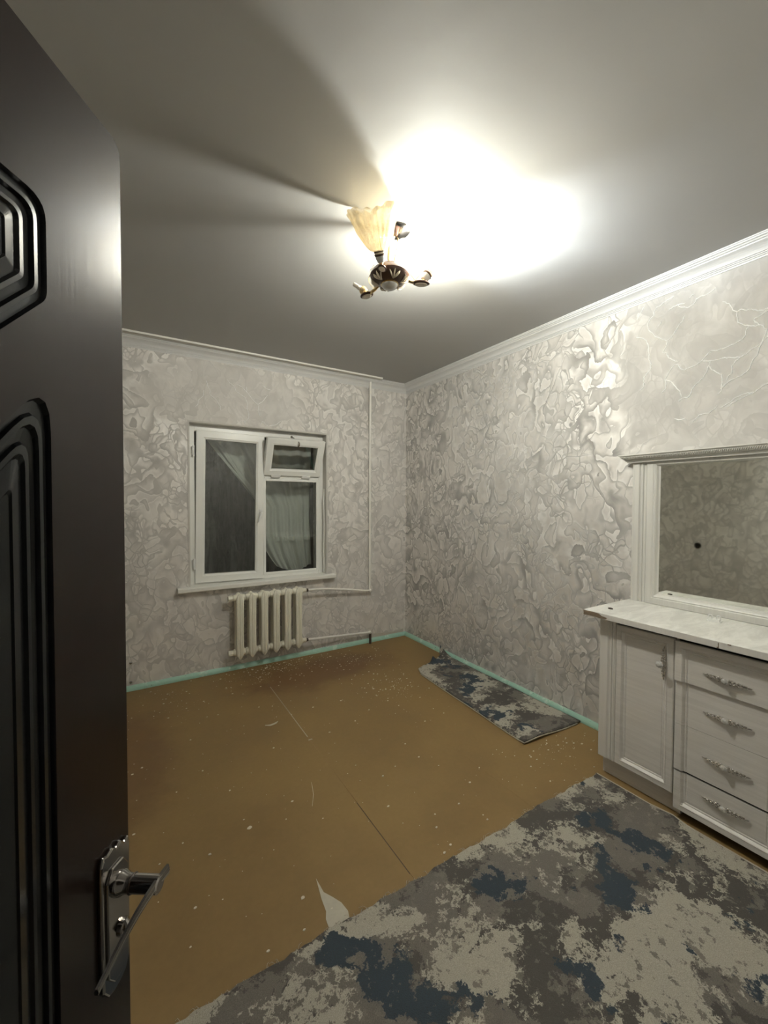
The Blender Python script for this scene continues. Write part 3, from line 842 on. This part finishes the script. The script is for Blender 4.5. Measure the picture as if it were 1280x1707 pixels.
def height_front(name, ya, yb, za, zb, FY, FZ, x, parent, prof, mat, thick=.018, panel=True):
    """front board; relief depends on distance to the frame rectangle FY x FZ (mitred)."""
    fy0_, fy1_ = min(FY), max(FY); fz0, fz1 = FZ
    offs = [o for o, d in prof]
    def cuts(lo, hi, f0, f1):
        c = {lo, hi}
        for o in offs:
            for q in (f0+o, f1-o):
                if lo < q < hi: c.add(q)
        return sorted(c)
    Y = cuts(min(ya,yb), max(ya,yb), fy0_, fy1_); Z = cuts(za, zb, fz0, fz1)
    def dep(y, z):
        q = min(y-fy0_, fy1_-y, z-fz0, fz1-z)
        if q <= offs[0]: return prof[0][1]
        for i in range(len(prof)-1):
            if q <= prof[i+1][0]:
                u = (q-prof[i][0])/(prof[i+1][0]-prof[i][0]); return prof[i][1]*(1-u)+prof[i+1][1]*u
        return prof[-1][1]
    v = []; f = []; ny, nz = len(Y), len(Z)
    for z in Z:
        for y in Y: v.append((x + dep(y, z), y, z))
    for j in range(nz-1):
        for i in range(ny-1):
            a = j*ny+i; f.append((a, a+1, a+ny+1, a+ny))
    o = len(v); b = [(x+thick, y, z) for z in (za, zb) for y in (min(ya,yb), max(ya,yb))]
    v += b
    bl, br, tl, tr = o, o+1, o+2, o+3
    f += [(bl, tl, tr, br)]
    f += [tuple([bl, br] + [i for i in range(ny-1, -1, -1)])]
    f += [tuple([tl] + [(nz-1)*ny+i for i in range(ny)] + [tr])]
    f += [tuple([bl] + [j*ny for j in range(nz)] + [tl])]
    f += [tuple([br, tr] + [j*ny+ny-1 for j in range(nz-1, -1, -1)])]
    m = MB(); m.add(v, f); return m.build(name, mat, parent)
FP = [(0,.004),(.004,.0),(.026,.0),(.029,-.002),(.033,.001),(.040,.009),(.045,.008),(.050,.012),(.053,.010)]

def ornate_handle(L):
    """baroque pull in local coordinates: runs along local Y, stands off towards -X"""
    m = MB(); n = 24; P = []; R = []
    for i in range(n+1):
        t = -1 + 2*i/n
        P.append((-.008 - .006*math.cos(t*math.pi/2), L/2*t, .0015*math.sin(t*9)))
        R.append(.0012 + .0030*(1-abs(t))**.6 + .0010*abs(math.sin(t*11)))
    m.tube(P, R, 7)
    for k in range(-5, 6):
        if k == 0: continue
        t = k/6.2; a = abs(t)
        s = .0082*(1-a*.60)
        for q in (-1, 1):
            m.ball((-.009-.005*math.cos(t*1.5), L/2*t + q*.001, q*s), s*.72, 6)
    for sgn in (-1, 1):
        for c, r in ((.24,.0085),(.50,.0065),(.74,.0045)):
            cc = (-.010, sgn*L/2*c, 0)
            ring = [(cc[0], cc[1]+r*1.5*math.cos(a), r*math.sin(a)) for a in [2*math.pi*i/12 for i in range(12)]]
            m.tube(ring, .0013, 5, closed=True)
        m.tube([(-.010, sgn*L/2*.28, 0), (.0, sgn*L/2*.30, 0)], .0035, 7)
        # leaf tip
        m.tube([(-.009, sgn*L/2*.86, 0), (-.008, sgn*L/2*.95, .001), (-.005, sgn*L/2*1.04, 0)], [.003,.0026,.0006], 6)
    return m
def crystal(m, c, r):
    m.lathe([(r*.3,-.006),(r,-.001),(r*.85,.003),(r*.45,.006),(r*.1,.0065)], 8, Matrix.Translation(c) @ Matrix.Rotation(math.radians(-90),4,'Y'))
    return m
zs = [(.647,.829),(.447,.645),(.234,.445),(.046,.224)]
hz = [.712,.541,.340,.162]
names = ['drawer']*4
DYa, DYb = -2.791, -3.170
hm = None
for k, (za, zb) in enumerate(zs):
    xo = FX - (.010 if k == 0 else 0) + (.002 if k == 3 else 0)
    d = height_front('drawer', DYa, DYb, za, zb, (DYa, DYb), (.044, .831), xo, dr, FP, M['ash'])
    if hm is None:
        hm = ornate_handle(.166); h = hm.build('drawer_pull', M['silver'], d, smooth=True); me = h.data
        cm = crystal(MB(), (-.024,0,0), .0130).build('pull_crystal_tmp', M['crystal'], d); cme = cm.data
        bpy.data.objects.remove(cm)
    else:
        h = bpy.data.objects.new('drawer_pull', me); COL.objects.link(h); h.parent = d
    h.location = (xo+.011, -2.985, hz[k]); h.rotation_euler = (math.radians(2.5 if k == 0 else 0), 0, 0)
    c = bpy.data.objects.new('pull_crystal', cme); COL.objects.link(c); c.parent = d; c.location = (xo+.011, -2.982, hz[k])
# doors
def cab_door(ya, yb, hy_, sgn):
    d = height_front('cabinet_door', ya, yb, .106, .831, (ya, yb), (.106, .831), FX, dr, FP, M['ash'])
    h = bpy.data.objects.new('door_pull', me); COL.objects.link(h); h.parent = d
    h.location = (FX+.006, hy_, .705); h.rotation_euler = (math.radians(90), 0, 0); h.scale = (1,.94,1)
    c = bpy.data.objects.new('pull_crystal', cme); COL.objects.link(c); c.parent = d; c.location = (FX+.000, hy_+.004*sgn, .705); c.scale = (1.6,1.3,1.3)
    return d
cab_door(-2.518, -2.786, -2.744, 1)
cab_door(-3.176, -3.444, -3.218, -1)
# fluted pilasters
def pilaster(ya, yb):
    s = 1 if yb < ya else -1
    pr = [(0,.004),(.004,0),(.044,0),(.048,.004),(.052,.007),(.058,.007),(.060,.001),(.065,.001),(.067,.006),(.071,.001),(.077,.001),(.080,.004),(.084,.006)]
    prof = [(FX+d, ya-s*o) for o, d in pr] + [(FX+.02, ya-s*.084), (FX+.02, ya)]
    m = MB(); m.extrude(prof, .106, .850, 'z'); return m.build('pilaster', M['ash_frame'], dr)
pilaster(-2.431, -2.515); pilaster(-3.531, -3.447)
# top board with chipped edge
m = MB(); m.extrude([(-.466,.8835),(-.470,.8800),(-.470,.8560),(-.467,.8535),(-.004,.8535),(-.004,.8835)], -3.592, -2.370, 'y')
topo = m.build('dresser_top', M['ash_top'], dr)
m = MB(); m.box(-.4712,-.4695,-3.592,-2.3705,.8545,.8818); m.build('edge_band', M['ash_frame'], topo)
m = MB(); rnd = random.Random(5)
pts = [(-2.3703,.8810),(-2.40,.8800),(-2.43,.8815),(-2.455,.8790),(-2.470,.8700),(-2.500,.8660),(-2.49,.8575),(-2.46,.8560),(-2.42,.8575),(-2.3703,.8560)]
m.extrude([(a, b) for a, b in pts], -.4722, -.4705, 'x'); m.build('chipped_edge', M['chipboard'], topo)
for y, z, w in ((-2.968,.868,.0012),(-3.005,.880,.006),(-2.966,.858,.0035)):
    m = MB(); m.box(-.4724,-.4700,y-w,y+w,z-.009 if w < .002 else z-.0022,z+.009 if w < .002 else z+.0016); m.build('edge_chip', M['chipboard'], topo)

# ---------------------------------------------------------------- mirror standing on the dresser
mr = thing('dresser_mirror', 'wide rectangular mirror in whitewashed frame with crown moulding standing on the dresser', 'mirror', (0,0,0))
zb, zt = .8835, 1.692
MY0, MY1 = -2.385, -3.555
def mirror_post(ya, s):
    pr = [(0,.010),(.001,0),(.010,-.002),(.013,-.004),(.040,-.004),(.043,.001),(.047,.004),(.050,-.001),(.055,-.003),(.060,-.001),(.062,.005),(.066,.007),(.074,.007),(.077,.002)]
    prof = [(-.030+d, ya-s*o) for o, d in pr] + [(-.004, ya-s*.077), (-.004, ya)]
    m = MB(); m.extrude(prof, zb, zt, 'z'); m.build('side_post', M['ash_mirror'], mr)
mirror_post(MY0, 1); mirror_post(MY1, -1)
FYa, FYb = MY0-.078, MY1+.078
prof = [(0,-.006),(0,-.028),(.003,-.031),(.034,-.031),(.038,-.028),(.044,-.030),(.050,-.026),(.058,-.016),(.066,-.013),(.066,-.006)]
rings = []
for o, x in prof: rings.append([(x, FYa-o, zb+o),(x, FYb+o, zb+o),(x, FYb+o, zt-o*.4),(x, FYa-o, zt-o*.4)])
v = [p for r in rings for p in r]; f = []; k = len(prof)
for i in range(k):
    j = (i+1) % k
    for q in range(4): f.append((i*4+q, i*4+(q+1)%4, j*4+(q+1)%4, j*4+q))
m = MB(); m.add(v, f); m.build('mirror_frame', M['ash_mirror'], mr)
m = MB(); m.box(-.0125, -.0085, FYb+.060, FYa-.060, zb+.060, zt-.004); m.build('mirror_glass', M['mirror'], mr)
cr = [(-.004,1.692),(-.050,1.692),(-.052,1.700),(-.058,1.702),(-.060,1.708),(-.064,1.709),(-.070,1.716),(-.078,1.722),(-.082,1.730),(-.088,1.732),(-.088,1.738),(-.004,1.738)]
def ext(x): return max(0, (-x-.030))*.9
m = MB(); m.extrude(cr, lambda x, z: MY1-ext(x)-.004, lambda x, z: MY0+ext(x)+.004, 'y'); crown = m.build('crown_moulding', M['ash_mirror'], mr)
# rope bead under the cap
m = MB(); y = MY0+.03
while y > MY1-.03:
    m.tube([(-.0700,y,1.7115),(-.0765,y-.004,1.7175),(-.0805,y-.008,1.7240)], [.0018,.0030,.0018], 5); y -= .0085
o = m.build('rope_bead', M['ash_mirror'], crown, smooth=True); o['kind'] = 'stuff'

# ---------------------------------------------------------------- little things on the dresser
m = MB()
m.box(-.014,.014,-.022,.022,0,.012); m.box(-.020,.020,-.028,.028,0,.003)
for s in (-1,1):
    ring = [(0, s*.016 + .0085*math.cos(a), .020+.0095*math.sin(a)) for a in [2*math.pi*i/12 for i in range(12)]]
    m.tube(ring, .0028, 6, closed=True)
o = m.build('plastic_clip', M['plastic'], None, smooth=True); o.location = (-.135,-2.835,.8835); o.rotation_euler = (0,0,.15)
tag(o, 'small white plastic clip with two loops lying on the dresser top', 'clip')
m = MB(); m.lathe([(.002,0),(.0095,0),(.0105,.002),(.0095,.0055),(.006,.007),(.001,.007)], 14)
o = m.build('screw_cap', M['screw'], None, smooth=True); o.location = (-.345,-2.445,.8835); o.scale = (.8,1.3,1)
tag(o, 'small dark round cap at the far end of the dresser top', 'cap')

# ================================================================ CARPETS
def cut_edge(a, b, n, amp, rnd, f):
    return [f(a+(b-a)*i/n, amp*(rnd.random()-.5) + amp*.8*math.sin(i*.6)*rnd.random()) for i in range(n+1)]
rnd = random.Random(21)
def big_carpet():
    m = MB(); nx, ny = 110, 60; xa, xb, ya, yb = -3.02, -.436, -2.435, YF-.3
    th = .009; v = []; f = []
    edge = []
    e = 0
    for i in range(nx+1):
        e = e*.55 + (rnd.random()-.5)*.011; edge.append(e)
    def hgt(i, j, x, y):
        h = th + .0015*math.sin(x*9+y*7) 
        if j == 0: h += .002*rnd.random()
        # little lifted flap next to the drawers
        d = math.hypot((x+.445)/.10, (y+2.80)/.05)
        if d < 1: h += .012*(1-d)
        return h
    for j in range(ny+1):
        for i in range(nx+1):
            x = xa+(xb-xa)*i/nx; t = j/ny
            y = ya + edge[i]*(1-t)**6 + (yb-ya)*t
            v.append((x, y, hgt(i, j, x, y)))
    for j in range(ny):
        for i in range(nx): a = j*(nx+1)+i; f.append((a, a+1, a+nx+2, a+nx+1))
    o = len(v); per = [i for i in range(nx+1)] + [j*(nx+1)+nx for j in range(1, ny+1)] + [ny*(nx+1)+i for i in range(nx-1,-1,-1)] + [j*(nx+1) for j in range(ny-1,0,-1)]
    for p in per: v.append((v[p][0], v[p][1], .0005))
    for q in range(len(per)): f.append((per[q], per[(q+1)%len(per)], o+(q+1)%len(per), o+q))
    m.add(v, f); c = m.build('carpet', M['carpet'], None, smooth=True)
    tag(c, 'large grey, beige and navy mottled carpet with a raw cut edge in the foreground', 'carpet')
    b = MB(); b.tube([(xb, ya-.004, .007), (xb,-2.70,.008), (xb,-2.80,.019),(xb,-2.86,.008), (xb, yb, .007)], .0042, 6); b.build('side_binding', M['binding'], c, smooth=True)
    t = MB()
    for _ in range(260):
        x = xa + .05 + rnd.random()*(xb-xa-.06); y = ya + .002
        i = int((x-xa)/(xb-xa)*nx); y = ya + edge[i] - .002
        L = .004 + rnd.random()**4*.030; a = rnd.uniform(-1, 1)
        t.tube([(x,y,.008),(x+a*L*.5,y+L*.5,.009+rnd.random()*.003),(x+a*L,y+L*.8,.002)], .0007, 4)
    o2 = t.build('frayed_threads', M['binding'], c); o2['kind'] = 'stuff'
big_carpet()

def strip_carpet():
    # corners on the floor: cut end (far), long bound side, near end
    A = Vector((-.479,-.864)); B = Vector((-.548,-2.055)); C = Vector((-.032,-2.085)); D = Vector((-.030,-.690))
    nu, nv = 30, 70; v = []; f = []; th = .008
    r2 = random.Random(4)
    jag = [.012*(r2.random()-.5) for _ in range(nu+1)]
    for j in range(nv+1):
        t = j/nv
        for i in range(nu+1):
            u = i/nu
            p = (A*(1-u)+D*u)*(1-t) + (B*(1-u)+C*u)*t
            x, y = p.x, p.y; h = th + .0015*math.sin(u*7+t*13)
            if j == 0: y += jag[i]
            # curled corner at the cut end, long side
            d = max(0, 1 - t/.05) * max(0, 1-u/.30)
            if d > 0:
                a = d*2.2; h += .024*math.sin(min(a,math.pi)*.75)*1.0; y -= .020*d
            # puckered fold rising against the wall
            e = max(0, 1-t/.075)
            g = max(0, (u-.66)/.34)
            h += .085*e*math.exp(-((u-.93)/.06)**2) + .045*e*math.exp(-((u-.58)/.035)**2)
            y += .030*e*math.exp(-((u-.93)/.05)**2)
            # near corner slightly lifted
            d2 = max(0, 1 - math.hypot((u-.25)/.45, (1-t)/.06))
            h += .012*d2
            x = min(x, -.026)
            v.append((x, y, h))
    W = nu+1
    for j in range(nv):
        for i in range(nu): a = j*W+i; f.append((a, a+1, a+W+1, a+W))
    m = MB(); m.add(v, f); c = m.build('carpet_strip', M['carpet'], None, smooth=True)
    s = c.modifiers.new('thickness', 'SOLIDIFY'); s.thickness = .007; s.offset = -1 
    tag(c, 'narrow leftover strip of mottled carpet with curled cut end along the right wall', 'carpet')
    b = MB(); P = [(v[j*W][0]-.001, v[j*W][1], max(.004, v[j*W][2]-.003)) for j in range(4, nv+1, 3)] + [(v[nv*W+i][0], v[nv*W+i][1]-.001, max(.004, v[nv*W+i][2]-.003)) for i in range(1, nu+1, 3)]
    b.tube(P, .0042, 6); b.build('bound_edge', M['binding'], c, smooth=True)
    return c
strip_carpet()

# ================================================================ SCRAPS AND FLAKES ON THE FLOOR
m = MB()
ol = [(-1.954,-2.223),(-1.951,-2.29),(-1.930,-2.325),(-1.912,-2.36),(-1.905,-2.40),(-1.916,-2.438),(-1.95,-2.442),(-1.985,-2.452),(-1.988,-2.43),(-1.984,-2.385),(-1.972,-2.36),(-1.968,-2.31)]
m.extrude([(a, b) for a, b in ol], .0, .0016, 'z'); o = m.build('paper_scrap', M['primer'])
tag(o, 'pale torn paper scrap, pointed at one end, at the carpet edge on brown floor', 'paper scrap')
m = MB(); m.tube([(-1.82,-1.035,.002),(-1.79,-1.052,.0025),(-1.755,-1.045,.0022),(-1.735,-1.03,.002)], [.004,.009,.009,.003], 8, up=(0,0,1), flat=1.0)
for i, q in enumerate(m.v): m.v[i] = (q[0], q[1], max(0, min(.003, q[2])))
o = m.build('peeled_scrap', M['primer'], None); tag(o, 'small crescent of pale peeled paper in the middle of the brown floor', 'paper scrap')
def flake(m, x, y, s, r):
    n = r.choice((5,6,7)); a0 = r.random()*6
    P = [(x+s*(.6+.5*r.random())*math.cos(a0+2*math.pi*i/n), y+s*.7*(.6+.5*r.random())*math.sin(a0+2*math.pi*i/n)) for i in range(n)]
    m.extrude(P, .0002, .0002+min(.0022, s*.35), 'z')
r = random.Random(9)
big = [(-2.112,-1.836,0.012,'largest pale paint flake, left of the middle of the brown floor'),(-2.025,-2.270,0.009,'pale flake just left of the torn paper scrap'),(-1.845,-1.304,0.006,'pale flake below the crescent of peeled paper'),(-2.139,-1.543,0.005,'pale flake left of the thin scratch in the floor'),(-2.511,-1.110,0.006,'pale flake nearest the dark door edge'),(-2.233,-1.309,0.005,'pale flake between the dark door and the crescent scrap'),(-1.294,-1.290,0.006,'biggest of the pale flakes clustered left of the carpet strip'),(-1.162,-1.820,0.006,'pale flake on open floor below the carpet strip'),(-1.553,-0.112,0.012,'broad pale flake on the floor under the radiator'),(-1.255,-0.988,0.007,'pale flake near the reddish worn floor patch'),(-0.243,-2.230,0.008,'elongated pale flake close to the dresser foot'),(-0.253,-2.294,0.006,'pale flake right beside the dresser foot')]
for x, y, s, lab in big:
    m = MB(); 
    n = 8; a0 = r.random()*6
    P = [(s*(.65+.5*r.random())*math.cos(a0+2*math.pi*i/n), s*.8*(.6+.5*r.random())*math.sin(a0+2*math.pi*i/n)) for i in range(n)]
    m.extrude(P, .0, .0022, 'z'); o = m.build('paint_flake', M['chip']); o.location = (x, y, 0)
    tag(o, lab, 'paint flake')
m = MB()
def scatter(n, f):
    for _ in range(n):
        x, y = f()
        if x < -3.05 or x > -.03 or y > -.03 or y < -2.41: continue
        if x > -.56 and y < -.70 and y > -2.09: continue
        flake(m, x, y, .0016 + .0062*r.random()**3.0, r)
scatter(330, lambda: (r.gauss(-1.45,.28), -.05-abs(r.gauss(0,.16))))
scatter(170, lambda: (r.gauss(-.80,.16), r.gauss(-.98,.20)))
scatter(70, lambda: (r.gauss(-.75,.12), r.gauss(-.35,.10)))
scatter(70, lambda: (r.gauss(-.42,.12), r.gauss(-2.17,.08)))
scatter(280, lambda: (r.uniform(-2.6,-.3), r.uniform(-2.4,-.1)))
scatter(60, lambda: (r.gauss(-2.3,.2), r.gauss(-.35,.15)))
o = m.build('paint_flecks', M['chip']); o['kind'] = 'stuff'
tag(o, 'tiny pale flecks of paint strewn over the brown painted floor', 'paint flecks')
# scratches
for pts, lab in (([(-1.825,-1.86,.001),(-1.79,-1.79,.001),(-1.765,-1.70,.001)], 'x'),):
    m = MB(); m.tube(pts, [.0006,.0012,.0006], 5); m.build('scratch', M['chip'], floor)
m = MB(); 
for a, b, w in ((-2.395,-1.95,.0022),(-.95,-.42,.0016)):
    m.box(-1.631-w, -1.631+w*.2, a, b, -.001, .0004)
s = m.build('open_joint', M['screw'], floor)
m = MB(); m.box(-1.634,-1.6285,-1.30,-.50,-.001,.0004); m.box(-1.64,-1.615,-1.34,-1.33,0,.0006); m.build('joint_filler', M['binding'], floor)

# ================================================================ CHANDELIER
cx, cy, cz = -1.532, -2.070, 2.495
ch = thing('chandelier', 'three-armed ceiling light with amber glass shades, one lit, one missing', 'ceiling light', (cx, cy, 0))
# canopy
m = MB(); m.lathe([(.004,2.664),(.018,2.666),(.030,2.674),(.050,2.682),(.064,2.690),(.067,2.696),(.067,2.6995),(.004,2.6995)], 32, Matrix.Translation((.028,-.012,0)))
m.build('canopy', M['chrome'], ch, smooth=True)
m = MB(); m.tube([(.018,-.010,2.676),(.006,-.012,2.655),(-.004,-.006,2.62),(-.004,0,2.57),(-.001,0,2.535)], [.008,.010,.009,.008,.008], 12)
m.build('stem', M['gold'], ch, smooth=True)
m = MB(); m.tube([(.040,-.008,2.676),(.038,-.006,2.64),(.030,.004,2.58),(.030,.006,2.52)], .0038, 8); m.build('cable_tube', M['gold'], ch, smooth=True)
# hub: flattened brown bowl with petal inlays
HM = [(.004,.040),(.020,.040),(.045,.036),(.070,.026),(.086,.010),(.090,-.004),(.084,-.018),(.068,-.030),(.048,-.038),(.030,-.042),(.004,-.043)]
m = MB(); m.lathe([(r_, cz+z) for r_, z in HM], 40); hub = m.build('hub', M['brown_metal'], ch, smooth=True)
def hub_pt(a, t, out=.0016):
    # t: 0 bottom rim .. 1 widest
    r_ = .044 + .044*t**.75; z = -.0385 + .030*t**1.5
    return Vector(((r_+out)*math.cos(a), (r_+out)*math.sin(a), cz+z-out))
for g in range(6):
    for q, da in enumerate((-.26, 0, .26)):
        a = g*math.pi/3 + .25
        P = []
        for i in range(7):
            t = i/6; P.append(hub_pt(a + da*(.15+t*.95), .05+.85*t*(1 if q == 1 else .9)))
        m = MB(); m.tube(P, [.0014,.0042,.0074,.0098,.0102,.0080,.0022], 7, flat=.30, up=None)
        # flatten against the bowl
        m2 = MB()
        for i, p in enumerate(P):
            pass
        m.build('petal_inlay', M['petal'], hub, smooth=True)
m = MB(); m.lathe([(.004,-.066),(.018,-.064),(.031,-.057),(.037,-.047),(.038,-.041),(.004,-.040)], 28, Matrix.Translation((0,0,cz))); m.build('crystal_boss', M['crystal'], ch, smooth=True)
m = MB(); m.lathe([(.037,-.046),(.041,-.043),(.039,-.038),(.036,-.040)], 28, Matrix.Translation((0,0,cz))); m.build('boss_ring', M['gold'], ch, smooth=True)

def shade_mesh():
    m = MB(); nt, na = 26, 96; v = []; f = []
    for s in (0, 1):
        for j in range(nt+1):
            t = j/nt
            for k in range(na):
                a = 2*math.pi*k/na
                sq = 1/ max(abs(math.cos(a)), abs(math.sin(a)))        # square factor 1..1.41
                rr = .021 + .064*t**.55 + .004*t**4
                rr *= 1 + (sq-1)*.62*t**1.3
                rr += .0026*math.sin(22*a)*min(1, t*3) + .0020*math.sin(11*a+t*14)*t + .0016*math.sin(31*a-t*9)*t
                z = .128*t + .016*t**3*(math.cos(4*a)*-.35) + .0035*t**4*math.sin(17*a)
                if s: rr -= .0022
                v.append((rr*math.cos(a), rr*math.sin(a), z))
    off = (nt+1)*na
    for s in (0,1):
        for j in range(nt):
            for k in range(na):
                a, b = j*na+k, j*na+(k+1)%na
                q = (a, b, b+na, a+na); q = tuple(i+off*s for i in q)
                f.append(q if not s else q[::-1])
    for k in range(na):
        a, b = nt*na+k, nt*na+(k+1)%na; f.append((a, b, b+off, a+off))
        a, b = k, (k+1)%na; f.append((b, a, a+off, b+off))
    m.add(v, f); return m
shade_me = None
def arm(az, name, shade, lit, tilt=38, arm_len=.165, ds=1.0):
    global shade_me
    c, s = math.cos(az), math.sin(az)
    def W(rr, z, side=0.0): return (rr*c - side*s, rr*s + side*c, cz+z)
    root = MB()
    root.tube([W(.070,-.012), W(.070+(arm_len-.07)*.30,-.022), W(.070+(arm_len-.07)*.6,-.026), W(arm_len-.010,-.020), W(arm_len,-.004)], [.007,.0075,.0075,.008,.010], 10)
    A = root.build('arm', M['gold'], ch, smooth=True)
    # wire heart standing on the arm, petals above it
    hp = []
    for i in range(40):
        q = 2*math.pi*i/40
        hxx = 16*math.sin(q)**3; hzz = 13*math.cos(q)-5*math.cos(2*q)-2*math.cos(3*q)-math.cos(4*q)
        hp.append(W(.125, .024+hzz*.0030, hxx*.0026) if False else W(.118+hxx*.0024, .030+hzz*.0030))
    h = MB(); h.tube(hp, .0016, 6, closed=True); h.build('wire_heart', M['gold'], A, smooth=True)
    for pa in (-50, 0, 50):
        pa_ = math.radians(pa); loop = []
        for i in range(16):
            q = 2*math.pi*i/16; lx = .009*math.sin(q)*(1-.35*math.cos(q)); lz = .018+.016*-math.cos(q)
            X = lx*math.cos(pa_)+lz*math.sin(pa_); Z = -lx*math.sin(pa_)+lz*math.cos(pa_)
            loop.append(W(.118+X, .062+Z))
        h = MB(); h.tube(loop, .0013, 5, closed=True); h.build('wire_petal', M['gold'], A, smooth=True)
    # disc under the socket
    D = Matrix.Translation(W(arm_len-.018,-.026)) @ Matrix.Rotation(az, 4, 'Z')
    d = MB(); d.lathe([(.002,-.006),(.024,-.006),(.030,-.002),(.030,.002),(.002,.004)], 24, D @ Matrix.Diagonal((1.35*ds,.85*ds,ds,1))); d.build('arm_disc', M['brown_metal'], A, smooth=True)
    d = MB(); d.lathe([(.002,-.010),(.018,-.0095),(.022,-.006),(.002,-.005)], 24, D @ Matrix.Diagonal((1.35*ds,.85*ds,ds,1))); d.build('disc_enamel', M['petal'], A, smooth=True)
    T = Matrix.Translation(W(arm_len, .0)) @ Matrix.Rotation(az, 4, 'Z') @ Matrix.Rotation(math.radians(tilt), 4, 'Y')
    k = MB(); k.lathe([(.004,-.014),(.014,-.010),(.020,.004),(.021,.014),(.004,.014)], 20, T); k.build('crystal_cup', M['crystal'] if shade else M['gold'], A, smooth=True)
    if shade:
        k = MB(); k.lathe([(.004,.014),(.022,.014),(.024,.017),(.024,.021),(.0215,.0215),(.0215,.028),(.024,.0285),(.024,.033),(.021,.036),(.004,.036)], 24, T); k.build('socket_cap', M['brown_metal'], A, smooth=True)
        k = MB(); k.lathe([(.0222,.0215),(.0232,.0225),(.0232,.0275),(.0222,.0285)], 24, T); k.build('socket_band', M['petal'], A, smooth=True)
        if shade_me is None:
            o = shade_mesh().build('glass_shade', M['shade'], ch, smooth=True, recalc=False); shade_me = o.data
        else:
            o = bpy.data.objects.new('glass_shade', shade_me); COL.objects.link(o); o.parent = ch
        o.matrix_local = T @ Matrix.Translation((0,0,.032)) @ Matrix.Rotation(math.radians(45 if lit else 20), 4, 'Z') @ Matrix.Scale(1.18, 4)
        if lit:
            b = MB(); b.lathe([(.004,.036),(.012,.038),(.014,.050),(.020,.060),(.026,.074),(.028,.088),(.025,.102),(.016,.112),(.004,.116)], 24, T)
            o['label'] = 'glowing amber glass shade'
            bb = b.build('light_bulb', M['bulb'], ch, smooth=True); bb['label'] = 'lit white bulb'
    else:
        k = MB(); k.lathe([(.004,.014),(.011,.016),(.0105,.050),(.0115,.052),(.0115,.056),(.0105,.058),(.0100,.108),(.004,.110)], 14, T @ Matrix.Rotation(0,4,'X')); k.build('bare_socket', M['petal'], A, smooth=True)
arm(math.atan2(-.64,-.77), 'A', True, False, tilt=34, arm_len=.125, ds=.7)
arm(math.atan2(-.40,.90), 'B', True, True, tilt=36)
arm(math.atan2(.99,-.14), 'C', False, False, tilt=52, arm_len=.19)
